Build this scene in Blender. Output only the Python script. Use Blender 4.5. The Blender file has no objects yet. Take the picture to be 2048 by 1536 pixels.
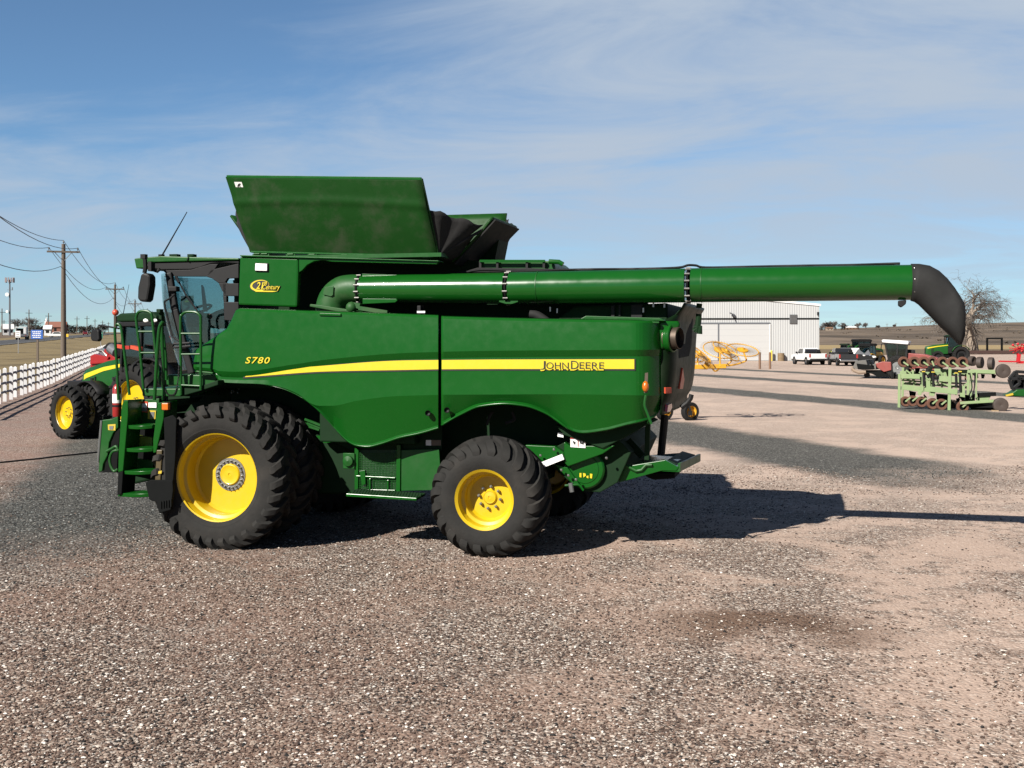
import bpy, bmesh, math, random
import numpy as np
from mathutils import Vector as V, Matrix as M
random.seed(7); RNG = np.random.default_rng(7)
SC = bpy.context.scene; COL = SC.collection
PI = math.pi
def R(a): return math.radians(a)

# ------------------------------------------------------------------ camera
KY = 1.5                              # depths below are given for a 1538 px lens; the real lens is this much longer
FO = 1538.0
F, HZ, HC = FO * KY, 682.0, 2.6       # focal length in px of the 2048 px frame, horizon row, eye height
cd = bpy.data.cameras.new('camera'); cam = bpy.data.objects.new('camera', cd); COL.objects.link(cam)
cam.location = (0, 0, HC); cam.rotation_euler = (R(90), 0, 0)
cd.sensor_fit = 'HORIZONTAL'; cd.sensor_width = 36; cd.lens = 36 * F / 2048
cd.shift_y = -(768 - HZ) / 2048; cd.clip_start = .1; cd.clip_end = 9000
SC.camera = cam

def at(px, py, Y):                    # the world point seen at a photo pixel at depth Y
    return V(((px - 1024) / FO * Y, Y * KY, HC + (HZ - py) / FO * Y))
def gnd(px, py, z=0.0):               # world point where that pixel meets height z
    Y = (HC - z) * F / (py - HZ)
    return V(((px - 1024) / F * Y, Y, z))

class Frame:                          # a thing's own axes: x along it, y away from the camera side, z up
    def __init__(s, o, yaw):
        s.o = V(o); s.yaw = yaw
        s.u = V((math.cos(yaw), math.sin(yaw), 0)); s.v = V((-math.sin(yaw), math.cos(yaw), 0))
    def loc(s, w): d = V(w) - s.o; return V((d.dot(s.u), d.dot(s.v), d.z))
    def P(s, px, py, v):              # point on the plane y = v
        d = V(((px - 1024) / F, 1, (HZ - py) / F)); c = s.loc((0, 0, HC))
        t = (v - c.y) / d.dot(s.v)
        return V((c.x + t * d.dot(s.u), v, c.z + t * d.z))
    def U(s, px, py, u):              # point on the plane x = u
        d = V(((px - 1024) / F, 1, (HZ - py) / F)); c = s.loc((0, 0, HC))
        t = (u - c.x) / d.dot(s.u)
        return V((u, c.y + t * d.dot(s.v), c.z + t * d.z))
    def Z(s, px, py, z):
        return s.loc(gnd(px, py, z))

# ------------------------------------------------------------------ mesh builder
def perp(d):
    a = V((0, 0, 1)) if abs(d.z) < .9 else V((1, 0, 0))
    x = d.cross(a).normalized(); return x, d.cross(x).normalized()
class MB:
    def __init__(s): s.v = []; s.f = []; s.m = []
    def add(s, vs, fs, m=0):
        b = len(s.v); s.v.extend([tuple(p) for p in vs])
        for f in fs: s.f.append([i + b for i in f]); s.m.append(m)
        return s
    def box(s, c, d, rot=None, m=0):
        x, y, z = d[0] / 2, d[1] / 2, d[2] / 2
        vs = [V((a, b, e)) for a in (-x, x) for b in (-y, y) for e in (-z, z)]
        if rot is not None: vs = [rot @ p for p in vs]
        vs = [p + V(c) for p in vs]
        return s.add(vs, [(0, 1, 3, 2), (4, 6, 7, 5), (0, 4, 5, 1), (2, 3, 7, 6), (0, 2, 6, 4), (1, 5, 7, 3)], m)
    def bb(s, a, b, m=0):             # box between two corners
        a, b = V(a), V(b); return s.box((a + b) / 2, [abs(q) for q in (b - a)], None, m)
    def beam(s, p, q, w, h, m=0, up=(0, 0, 1)):
        p, q = V(p), V(q); d = (q - p).normalized(); u = V(up)
        if abs(d.dot(u)) > .98: u = V((1, 0, 0))
        x = d.cross(u).normalized() * (w / 2); y = x.cross(d).normalized() * (h / 2)
        vs = [p - x - y, p + x - y, p + x + y, p - x + y, q - x - y, q + x - y, q + x + y, q - x + y]
        return s.add(vs, [(3, 2, 1, 0), (4, 5, 6, 7), (0, 1, 5, 4), (1, 2, 6, 5), (2, 3, 7, 6), (3, 0, 4, 7)], m)
    def tube(s, pts, r, n=8, caps=True, m=0):
        pts = [V(p) for p in pts]; k = len(pts)
        rs = r if isinstance(r, (list, tuple)) else [r] * k
        vs = []; ref = None
        for i, p in enumerate(pts):
            d = (pts[min(i + 1, k - 1)] - pts[max(i - 1, 0)])
            d = d.normalized() if d.length > 1e-9 else V((0, 0, 1))
            if ref is None: ref = perp(d)[0]
            x = (ref - d * ref.dot(d))
            x = x.normalized() if x.length > 1e-6 else perp(d)[0]
            y = d.cross(x); ref = x
            for j in range(n):
                a = 2 * PI * j / n; vs.append(p + (x * math.cos(a) + y * math.sin(a)) * rs[i])
        fs = [(i * n + j, i * n + (j + 1) % n, (i + 1) * n + (j + 1) % n, (i + 1) * n + j) for i in range(k - 1) for j in range(n)]
        if caps: fs += [tuple(range(n))[::-1], tuple(range((k - 1) * n, k * n))]
        return s.add(vs, fs, m)
    def cyl(s, p, q, r0, r1=None, n=20, m=0): return s.tube([p, q], [r0, r0 if r1 is None else r1], n, True, m)
    def lathe(s, prof, o=(0, 0, 0), ax=(0, 1, 0), n=48, m=0, close=False):   # prof: (radius, along axis)
        o = V(o); ax = V(ax).normalized(); x, y = perp(ax); k = len(prof); vs = []
        for r, t in prof:
            for j in range(n):
                a = 2 * PI * j / n; vs.append(o + ax * t + (x * math.cos(a) + y * math.sin(a)) * r)
        rng = k if close else k - 1
        fs = [(i * n + j, i * n + (j + 1) % n, ((i + 1) % k) * n + (j + 1) % n, ((i + 1) % k) * n + j) for i in range(rng) for j in range(n)]
        return s.add(vs, fs, m)
    def prism(s, poly, off, m=0):
        k = len(poly); a = [V(p) for p in poly]; o = V(off)
        fs = [tuple(range(k)), tuple(range(2 * k - 1, k - 1, -1))] + [(i, i + k, (i + 1) % k + k, (i + 1) % k) for i in range(k)]
        return s.add(a + [p + o for p in a], fs, m)
    def grid(s, rows, m=0, closed=False):
        k = len(rows[0]); vs = [p for r in rows for p in r]; c = k if closed else k - 1
        return s.add(vs, [(i * k + j, i * k + (j + 1) % k, (i + 1) * k + (j + 1) % k, (i + 1) * k + j) for i in range(len(rows) - 1) for j in range(c)], m)
    def ball(s, c, r, n=10, k=6, m=0, sc=(1, 1, 1)):
        rows = []
        for i in range(k + 1):
            t = PI * i / k; rows.append([V(c) + V((r * sc[0] * math.sin(t) * math.cos(2 * PI * j / n), r * sc[1] * math.sin(t) * math.sin(2 * PI * j / n), r * sc[2] * math.cos(t))) for j in range(n)])
        return s.grid(rows, m, True)
    def tf(s, mat): s.v = [tuple(mat @ V(p)) for p in s.v]; return s
    def join(s, o, m=0): b = len(s.v); s.v += o.v; s.f += [[i + b for i in f] for f in o.f]; s.m += [x + m for x in o.m]; return s

def mesh(name, mb, mats, smooth=35, recalc=True, weld=1e-4):
    me = bpy.data.meshes.new(name); me.from_pydata(mb.v, [], mb.f)
    if not isinstance(mats, (list, tuple)): mats = [mats]
    for x in mats: me.materials.append(x)
    if len(mats) > 1: me.polygons.foreach_set('material_index', mb.m)
    bm = bmesh.new(); bm.from_mesh(me)
    if weld: bmesh.ops.remove_doubles(bm, verts=bm.verts, dist=weld)
    if recalc: bmesh.ops.recalc_face_normals(bm, faces=bm.faces)
    bm.to_mesh(me); bm.free()
    if smooth:
        me.shade_smooth(); me.set_sharp_from_angle(angle=R(smooth))
    return me
def obj(name, mb, mats, parent=None, smooth=35, bevel=0, solid=0, recalc=True, weld=1e-4):
    o = bpy.data.objects.new(name, mesh(name, mb, mats, smooth, recalc, weld)); COL.objects.link(o)
    if parent is not None: o.parent = parent
    if solid:
        md = o.modifiers.new('solid', 'SOLIDIFY'); md.thickness = solid; md.offset = 0
    if bevel:
        md = o.modifiers.new('bevel', 'BEVEL'); md.width = bevel; md.segments = 2; md.limit_method = 'ANGLE'; md.angle_limit = R(40)
    return o
def pieces(name, mb, mats, parent=None, smooth=35, bevel=0):   # every separate piece of a shape becomes an object
    par = list(range(len(mb.v)))
    def root(i):
        while par[i] != i: par[i] = par[par[i]]; i = par[i]
        return i
    for f in mb.f:
        for i in f[1:]: par[root(i)] = root(f[0])
    grp = {}
    for f, m in zip(mb.f, mb.m): grp.setdefault(root(f[0]), []).append((f, m))
    for fs in grp.values():
        ids = sorted({i for f, _ in fs for i in f}); ix = {i: k for k, i in enumerate(ids)}
        q = MB(); q.v = [mb.v[i] for i in ids]; q.f = [[ix[i] for i in f] for f, _ in fs]; q.m = [m for _, m in fs]
        o = obj(name, q, mats, parent, smooth, bevel)
    return o
def tag(o, label, cat, group=None, kind=None):
    o['label'] = label; o['category'] = cat
    if group: o['group'] = group
    if kind: o['kind'] = kind
    return o
def thing(name, label, cat, loc=(0, 0, 0), yaw=0, group=None):
    o = bpy.data.objects.new(name, None); COL.objects.link(o); o.empty_display_size = .3
    o.location = loc; o.rotation_euler = (0, 0, yaw); return tag(o, label, cat, group)
def part(name, parent, loc=(0, 0, 0), rot=(0, 0, 0)):
    o = bpy.data.objects.new(name, None); COL.objects.link(o); o.parent = parent
    o.location = loc; o.rotation_euler = rot; return o
def struct(o): o['kind'] = 'structure'; return o
def copy_tree(o, parent=None):
    c = o.copy(); COL.objects.link(c); c.parent = parent
    for ch in o.children: copy_tree(ch, c)
    return c

def curve(xs, pts):                   # smooth curve through control points (Hermite, monotone x)
    px = [p[0] for p in pts]; py = [p[1] for p in pts]; n = len(pts)
    d = [(py[i + 1] - py[i]) / (px[i + 1] - px[i]) for i in range(n - 1)]
    t = [d[0]] + [0 if d[i - 1] * d[i] <= 0 else 2 * d[i - 1] * d[i] / (d[i - 1] + d[i]) for i in range(1, n - 1)] + [d[-1]]
    out = []
    for x in xs:
        x = min(max(x, px[0]), px[-1]); i = max(0, min(n - 2, next((k for k in range(n - 1) if x <= px[k + 1]), n - 2)))
        h = px[i + 1] - px[i]; s = (x - px[i]) / h
        out.append((2*s**3 - 3*s*s + 1) * py[i] + (s**3 - 2*s*s + s) * h * t[i] + (-2*s**3 + 3*s*s) * py[i+1] + (s**3 - s*s) * h * t[i+1])
    return out
def spline(pts, k=6):                 # Catmull-Rom through 3D points
    pts = [V(p) for p in pts]; out = []
    for i in range(len(pts) - 1):
        a, b, c, d = pts[max(i-1, 0)], pts[i], pts[i+1], pts[min(i+2, len(pts)-1)]
        for j in range(k):
            t = j / k
            out.append(.5 * ((2*b) + (c-a)*t + (2*a-5*b+4*c-d)*t*t + (3*b-a-3*c+d)*t**3))
    return out + [pts[-1]]
def text_mb(txt, size, shear=0, bold=0, sp=1):
    cu = bpy.data.curves.new('lettering', 'FONT'); cu.body = txt; cu.size = size; cu.shear = shear
    cu.align_x = 'LEFT'; cu.offset = bold; cu.space_character = sp; cu.resolution_u = 3; cu.extrude = .002
    o = bpy.data.objects.new('lettering', cu); COL.objects.link(o)
    dg = bpy.context.evaluated_depsgraph_get(); me = bpy.data.meshes.new_from_object(o.evaluated_get(dg))
    mb = MB(); mb.add([v.co.copy() for v in me.vertices], [list(p.vertices) for p in me.polygons])
    bpy.data.objects.remove(o); bpy.data.curves.remove(cu); bpy.data.meshes.remove(me)
    return mb
def extent(mb): a = np.array(mb.v); return a.min(0), a.max(0)

# ------------------------------------------------------------------ materials
class NT:
    def __init__(s, tree): s.t = tree; tree.nodes.clear()
    def n(s, typ, inp=None, **kw):
        nd = s.t.nodes.new('ShaderNode' + typ)
        for k, v in kw.items(): setattr(nd, k, v)
        for k, v in (inp or {}).items():
            sk = nd.inputs[k]
            if isinstance(v, bpy.types.NodeSocket): s.t.links.new(v, sk)
            elif isinstance(v, bpy.types.Node): s.t.links.new(v.outputs[0], sk)
            else: sk.default_value = v
        return nd
    def math(s, op, a, b=0.0, c=0.0, clamp=False): return s.n('Math', {0: a, 1: b, 2: c}, operation=op, use_clamp=clamp).outputs[0]
    def mix(s, f, a, b, bt='MIX'):
        nd = s.t.nodes.new('ShaderNodeMix'); nd.data_type = 'RGBA'; nd.blend_type = bt
        for k, v in ((0, f), (6, a), (7, b)):
            if isinstance(v, bpy.types.NodeSocket): s.t.links.new(v, nd.inputs[k])
            else: nd.inputs[k].default_value = (*v, 1) if isinstance(v, tuple) and len(v) == 3 else v
        return nd.outputs[2]
    def sm(s, x, a, b): return s.n('MapRange', {0: x, 1: a, 2: b, 3: 0.0, 4: 1.0}, interpolation_type='SMOOTHSTEP').outputs[0]
    def noise(s, vec, scale, detail=3, rough=.55, dist=0): return s.n('TexNoise', {'Vector': vec, 'Scale': scale, 'Detail': detail, 'Roughness': rough, 'Distortion': dist}).outputs[0]
    def ramp(s, f, stops, mode='LINEAR'):
        nd = s.n('ValToRGB', {0: f}); e = nd.color_ramp.elements; nd.color_ramp.interpolation = mode
        while len(e) > 1: e.remove(e[-1])
        e[0].position = stops[0][0]; e[0].color = (*stops[0][1], 1)
        for p, c in stops[1:]: q = e.new(p); q.color = (*c, 1)
        return nd.outputs[0]
def newmat(name):
    m = bpy.data.materials.new(name); m.use_nodes = True; return m, NT(m.node_tree)
def finish(t, bsdf): t.n('OutputMaterial', {0: bsdf.outputs[0]})
KA = .50                               # paints and soils are this much darker than they look in full sun
def mat(name, col, rough=.5, metal=0, var=.12, vs=6, bump=0, bs=60, coat=0, dust=0, dcol=(.3, .24, .18), spec=.5):
    m, t = newmat(name); tc = t.n('TexCoord').outputs['Object']
    nz = t.noise(tc, vs, 4); col = tuple(c * KA for c in col); dcol = tuple(c * KA for c in dcol)
    dark = tuple(c * (1 - var) for c in col); lite = tuple(min(1, c * (1 + var)) for c in col)
    c = t.mix(nz, dark, lite)
    rr = t.math('MULTIPLY_ADD', t.noise(tc, vs * 3, 3), .2, rough - .1)
    if dust:
        dn = t.sm(t.noise(tc, 2.3, 6, .65), .45, .75); c = t.mix(t.math('MULTIPLY', dn, dust), c, dcol)
        rr = t.math('MULTIPLY_ADD', dn, dust * .5, rr)
    b = t.n('BsdfPrincipled', {'Base Color': c, 'Roughness': rr, 'Metallic': metal, 'Coat Weight': coat, 'Coat Roughness': .08, 'Specular IOR Level': spec})
    if bump:
        bp = t.n('Bump', {'Height': t.noise(tc, bs, 3), 'Strength': bump, 'Distance': .01}); t.t.links.new(bp.outputs[0], b.inputs['Normal'])
    finish(t, b); return m
# ------------------------------------------------------------------ light and sky
SUN = V((-.539, -.617, .574)).normalized()
sl = bpy.data.lights.new('sun', 'SUN'); sl.energy = 5.0; sl.angle = R(.53); sl.color = (1, .95, .87)
so = bpy.data.objects.new('sun', sl); COL.objects.link(so); so.location = (-20, -12, 30)
so.rotation_euler = SUN.to_track_quat('Z', 'Y').to_euler()
W = bpy.data.worlds.new('World'); SC.world = W; W.use_nodes = True
t = NT(W.node_tree)
sky = t.n('TexSky', sky_type='NISHITA', sun_disc=False, sun_elevation=math.asin(SUN.z), sun_rotation=math.atan2(SUN.x, SUN.y), altitude=1500, air_density=1.0, dust_density=.15, ozone_density=2.5)
g = t.n('TexCoord').outputs['Generated']
sp = t.n('SeparateXYZ', {0: g}); zx, zy, zz = sp.outputs
den = t.math('ADD', t.math('MAXIMUM', zz, 0.0), .16)
cx = t.math('DIVIDE', zx, den); cy = t.math('DIVIDE', zy, den)
cv = t.n('CombineXYZ', {0: t.math('MULTIPLY', cx, .5), 1: cy, 2: 0.0}).outputs[0]
cw = t.n('CombineXYZ', {0: t.math('ADD', t.math('MULTIPLY', cx, .75), t.math('MULTIPLY', cy, .2)), 1: t.math('MULTIPLY', cy, 1.2), 2: 3.0}).outputs[0]
n1 = t.noise(cv, .8, 4, .5, .5); n2 = t.noise(cw, 1.8, 9, .62, .5)
# veil of thin cirrus: thick to the right, open in the upper left
lft = t.math('SUBTRACT', 1.0, t.sm(zx, -.42, .10))
base = t.math('SUBTRACT', t.math('MULTIPLY_ADD', zx, .36, .71), t.math('MULTIPLY', t.math('MULTIPLY', lft, t.math('MAXIMUM', t.math('SUBTRACT', zz, .11), 0.0)), 6.5))
cm = t.math('ADD', base, t.math('ADD', t.math('MULTIPLY', t.math('SUBTRACT', n1, .5), .55), t.math('MULTIPLY', t.math('SUBTRACT', n2, .5), 1.75)))
cm = t.sm(cm, .0, 1.05)
low = t.sm(zz, .0, .16)
cm = t.math('MULTIPLY', cm, t.math('MULTIPLY_ADD', low, .42, .56))
cm = t.math('MULTIPLY', cm, t.math('MULTIPLY', t.math('SUBTRACT', 1.0, t.sm(zz, .33, .55)), t.sm(zy, -.5, .1)))
front = t.math('MULTIPLY', t.sm(zy, .0, .6), t.math('SUBTRACT', 1.0, t.sm(zz, .32, .6)))
sk = t.mix(1.0, sky.outputs[0], t.mix(front, (.62, .62, .66), (.84, 1.0, 1.08)), 'MULTIPLY')
sk = t.mix(t.math('SUBTRACT', 1.0, t.sm(zz, -.02, .30)), sk, t.mix(1.0, sk, (.80, .95, 1.05), 'MULTIPLY'))
col = t.mix(cm, sk, (4.7, 5.55, 6.7))
bg = t.n('Background', {0: col, 1: .05}); t.n('OutputWorld', {0: bg.outputs[0]})
SC.view_settings.view_transform = 'Standard'; SC.view_settings.look = 'None'
SC.view_settings.exposure = 1.0; SC.view_settings.gamma = 1
SC.cycles.max_bounces = 6; SC.cycles.transparent_max_bounces = 12
SC.cycles.caustics_reflective = False; SC.cycles.caustics_refractive = False
SC.cycles.use_denoising = True

# ------------------------------------------------------------------ terrain
OA, OD, ON = V((-21.5, 32.5, 0)), V((-.412, .911, 0)), V((-.911, -.412, 0))   # fence line, its direction, away from the yard (unscaled depth)
def opt(s, d): p = OA + OD * s + ON * d; return p.x, p.y * KY
FD = V((OD.x, OD.y * KY, 0)).normalized(); FN = V((-FD.y, FD.x, 0))
def sst(x, a, b): x = min(1, max(0, (x - a) / (b - a))); return x * x * (3 - 2 * x)
def gz(x, y):
    y = y / KY; d = (x - OA.x) * ON.x + (y - OA.y) * ON.y
    wl = sst(-x - .22 * y * .0, 10, 26) if y < 300 else sst(-x, 10, 80)
    z = wl * (.0155 * min(max(0, y - 46), 600) + .05 * min(max(0, d), 15))
    wr = sst(x - .06 * y, -20, 90)
    z += wr * ((19 + 8 * sst(x, 430, 820)) * sst(y, 430, 1150) * (1 + .05 * math.sin(x * .009 + 1) + .02 * math.sin(x * .021)) + 3 * sst(x, 350, 800) * sst(y, 430, 1150))
    if y > 700: z += (1 - wr) * wl * 1.5 * math.sin(x * .004)
    return z
def axis(lim, near, step, grow):
    a = [0]; s = step
    while a[-1] < lim:
        if a[-1] > near: s *= grow
        a.append(a[-1] + s)
    return a
ax = axis(2600, 60, 2.0, 1.12); xs = [-q for q in ax[:0:-1]] + ax
ys = [q * KY for q in [-60, -30, -10] + axis(3200, 130, 1.5, 1.09)]
rows = [[V((x, y, gz(x, y))) for x in xs] for y in ys]
m_ground, t = newmat('gravel_ground')
pos = t.n('NewGeometry').outputs['Position']
s3 = t.n('SeparateXYZ', {0: pos}); X, Y, Z = s3.outputs
flat = t.n('CombineXYZ', {0: X, 1: Y, 2: 0.0}).outputs[0]; Y = t.math('DIVIDE', Y, KY)
wob = t.math('SUBTRACT', t.noise(flat, .35, 5, .6), .5); wob2 = t.math('SUBTRACT', t.noise(flat, 2.2, 4, .6), .5)
q = t.math('ADD', t.math('ADD', t.math('MULTIPLY', X, .911), t.math('MULTIPLY', Y, .412)), t.math('ADD', t.math('MULTIPLY', wob, 1.6), t.math('MULTIPLY', wob2, .55)))
along = t.math('ADD', t.math('MULTIPLY', X, -.412), t.math('MULTIPLY', Y, .911))
def lane(c, h, soft): return t.math('SUBTRACT', 1.0, t.sm(t.math('ABSOLUTE', t.math('SUBTRACT', q, c)), h - soft, h + soft))
grey = lane(26.4, 1.5, .35)
for c, h, s_ in ((37.2, 1.3, .35), (47.5, 1.3, .5)): grey = t.math('MAXIMUM', grey, lane(c, h, s_))
b3 = t.math('MULTIPLY', lane(13.4, 1.75, .45), t.sm(t.math('ADD', along, t.math('MULTIPLY', wob, 5.0)), 8.5, 11.5))
grey = t.math('MAXIMUM', grey, b3)
b0 = t.math('MULTIPLY', t.math('MULTIPLY', t.sm(q, -3.0, -1.9), t.math('SUBTRACT', 1.0, t.sm(q, 2.0, 5.5))), t.sm(t.math('ADD', along, t.math('MULTIPLY', wob, 4.0)), 9.2, 12.2))
grey = t.math('MAXIMUM', grey, b0)
# stones: two sizes of cells, each with its own colour
v1 = t.n('TexVoronoi', {'Vector': flat, 'Scale': 34.0, 'Randomness': 1.0}); v2 = t.n('TexVoronoi', {'Vector': flat, 'Scale': 78.0})
r1 = t.n('SeparateColor', {0: v1.outputs['Color']}).outputs[0]; r2 = t.n('SeparateColor', {0: v2.outputs['Color']}).outputs[1]
STN = [(0, (.012, .011, .011)), (.16, (.042, .028, .023)), (.34, (.108, .073, .057)), (.53, (.172, .122, .096)), (.73, (.235, .18, .145)), (.87, (.38, .325, .28)), (.95, (.62, .57, .51))]
GRY = [(0, (.010, .011, .011)), (.3, (.031, .032, .029)), (.6, (.054, .054, .047)), (.85, (.085, .085, .078)), (.965, (.32, .31, .28))]
st = t.mix(.45, t.ramp(r1, STN), t.ramp(r2, STN)); sg = t.mix(.45, t.ramp(r1, GRY), t.ramp(r2, GRY))
# fines between the stones: bare beige or reddish patches
fn = t.noise(flat, .55, 6, .62, .6); fn2 = t.noise(flat, 5.0, 5, .65)
patch = t.sm(t.math('ADD', fn, t.math('MULTIPLY', t.math('SUBTRACT', fn2, .5), .35)), .41, .60)
right = t.sm(t.math('ADD', X, t.math('MULTIPLY', wob, 5.0)), -3.0, 4.5)
far = t.sm(Y, 9.0, 20.0)
dirt = t.mix(right, (.20, .122, .09), (.40, .298, .238))
dirt = t.mix(t.math('MULTIPLY', far, t.math('SUBTRACT', 1.0, right)), dirt, (.215, .125, .097))
cover = t.math('MULTIPLY', patch, t.math('MULTIPLY_ADD', right, .27, .55))
cover = t.math('MAXIMUM', cover, t.math('MULTIPLY', far, .3))
st = t.mix(t.math('MULTIPLY', right, .6), st, t.mix(1.0, st, (1.25, 1.22, 1.18), 'MULTIPLY'))
# bare swaths swept by turning wheels
def swath(ax_, ay_, r0, hw, soft): 
    rr = t.math('SQRT', t.math('ADD', t.math('POWER', t.math('SUBTRACT', X, ax_), 2.0), t.math('POWER', t.math('SUBTRACT', Y, ay_), 2.0)))
    e = t.math('ABSOLUTE', t.math('SUBTRACT', t.math('ADD', rr, t.math('MULTIPLY', wob, 1.3)), r0)); return t.math('SUBTRACT', 1.0, t.sm(e, hw - soft, hw + soft))
sw_ = t.math('MAXIMUM', swath(12.0, 3.0, 9.4, .45, .35), t.math('MAXIMUM', swath(12.0, 3.0, 7.3, .4, .3), t.math('MULTIPLY', swath(-14.0, 2.0, 13.0, .35, .3), .7)))
sw_ = t.math('MULTIPLY', sw_, t.sm(t.math('ADD', fn2, t.math('MULTIPLY', wob2, .8)), .34, .56))
cover = t.math('MAXIMUM', cover, t.math('MULTIPLY', sw_, .8))
yard = t.mix(cover, st, dirt)
yard = t.mix(t.math('MULTIPLY', t.math('MULTIPLY', t.sm(Y, 9.0, 15.0), right), .6), yard, t.mix(.5, yard, (.47, .375, .31)))
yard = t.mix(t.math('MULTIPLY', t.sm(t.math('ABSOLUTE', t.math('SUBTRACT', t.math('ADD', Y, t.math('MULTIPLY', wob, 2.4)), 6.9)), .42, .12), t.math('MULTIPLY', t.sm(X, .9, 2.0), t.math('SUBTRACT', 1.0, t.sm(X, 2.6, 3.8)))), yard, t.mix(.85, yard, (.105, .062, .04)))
yard = t.mix(t.math('MULTIPLY', grey, .96), yard, sg)
tone = t.math('MULTIPLY_ADD', t.noise(flat, .12, 4), .5, .75)
yard = t.mix(1.0, yard, t.n('CombineColor', {0: tone, 1: tone, 2: tone}).outputs[0], 'MULTIPLY')
# dry verge beyond the fence, fields and hills
d = t.math('ADD', t.math('MULTIPLY', t.math('SUBTRACT', X, OA.x), ON.x), t.math('MULTIPLY', t.math('SUBTRACT', Y, OA.y), ON.y))
gn = t.noise(flat, .22, 6, .6); gn2 = t.noise(t.n('CombineXYZ', {0: t.math('MULTIPLY', X, .3), 1: t.math('MULTIPLY', Y, .05), 2: 0.0}).outputs[0], 1.0, 5)
grass = t.mix(gn, (.10, .075, .038), (.26, .20, .105)); grass = t.mix(t.sm(gn2, .5, .72), grass, (.075, .058, .034))
verge = t.sm(t.math('ADD', d, t.math('MULTIPLY', wob2, .5)), .5, .9)
c = t.mix(verge, yard, grass)
field = t.mix(t.noise(flat, .03, 5), (.08, .058, .040), (.14, .10, .072))
c = t.mix(t.math('MULTIPLY', t.sm(d, 34.0, 37.0), .9), c, field)
fy = t.math('ADD', Y, t.math('MULTIPLY', t.math('SUBTRACT', t.noise(flat, .05, 4), .5), 40.0))
lot = t.sm(t.math('SUBTRACT', fy, t.math('MULTIPLY', X, .2)), 128.0, 134.0)
c = t.mix(t.math('MULTIPLY', lot, t.sm(X, -20.0, 10.0)), c, t.mix(gn, (.085, .062, .038), (.18, .135, .075)))
straw = t.mix(t.noise(flat, .1, 4), (.24, .175, .085), (.30, .225, .115))
c = t.mix(t.math('MULTIPLY', t.sm(fy, 235.0, 262.0), t.sm(X, -20.0, 10.0)), c, straw)
hn = t.noise(t.n('CombineXYZ', {0: X, 1: Y, 2: t.math('MULTIPLY', Z, 6.0)}).outputs[0], .012, 7, .65)
hill = t.mix(t.sm(hn, .3, .7), (.055, .042, .030), (.165, .125, .09))
hill = t.mix(t.sm(t.noise(flat, .035, 6, .7), .58, .7), hill, (.045, .037, .026))
c = t.mix(t.math('MULTIPLY', t.sm(fy, 450.0, 480.0), t.sm(X, -40.0, 10.0)), c, hill)
near = t.math('SUBTRACT', 1.0, t.sm(Y, 14.0, 34.0))
hgt = t.math('ADD', t.math('MULTIPLY', t.math('SUBTRACT', 1.0, v1.outputs['Distance']), t.math('SUBTRACT', 1.0, t.math('MULTIPLY', cover, .7))), t.math('MULTIPLY', fn2, .8))
bp = t.n('Bump', {'Height': hgt, 'Strength': t.math('MULTIPLY_ADD', near, .6, .3), 'Distance': .02})
bs = t.n('BsdfPrincipled', {'Base Color': c, 'Roughness': .93, 'Specular IOR Level': .2, 'Normal': bp.outputs[0]}); finish(t, bs)
ground = struct(obj('ground', MB().grid(rows), m_ground, None, 60, weld=0))

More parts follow.
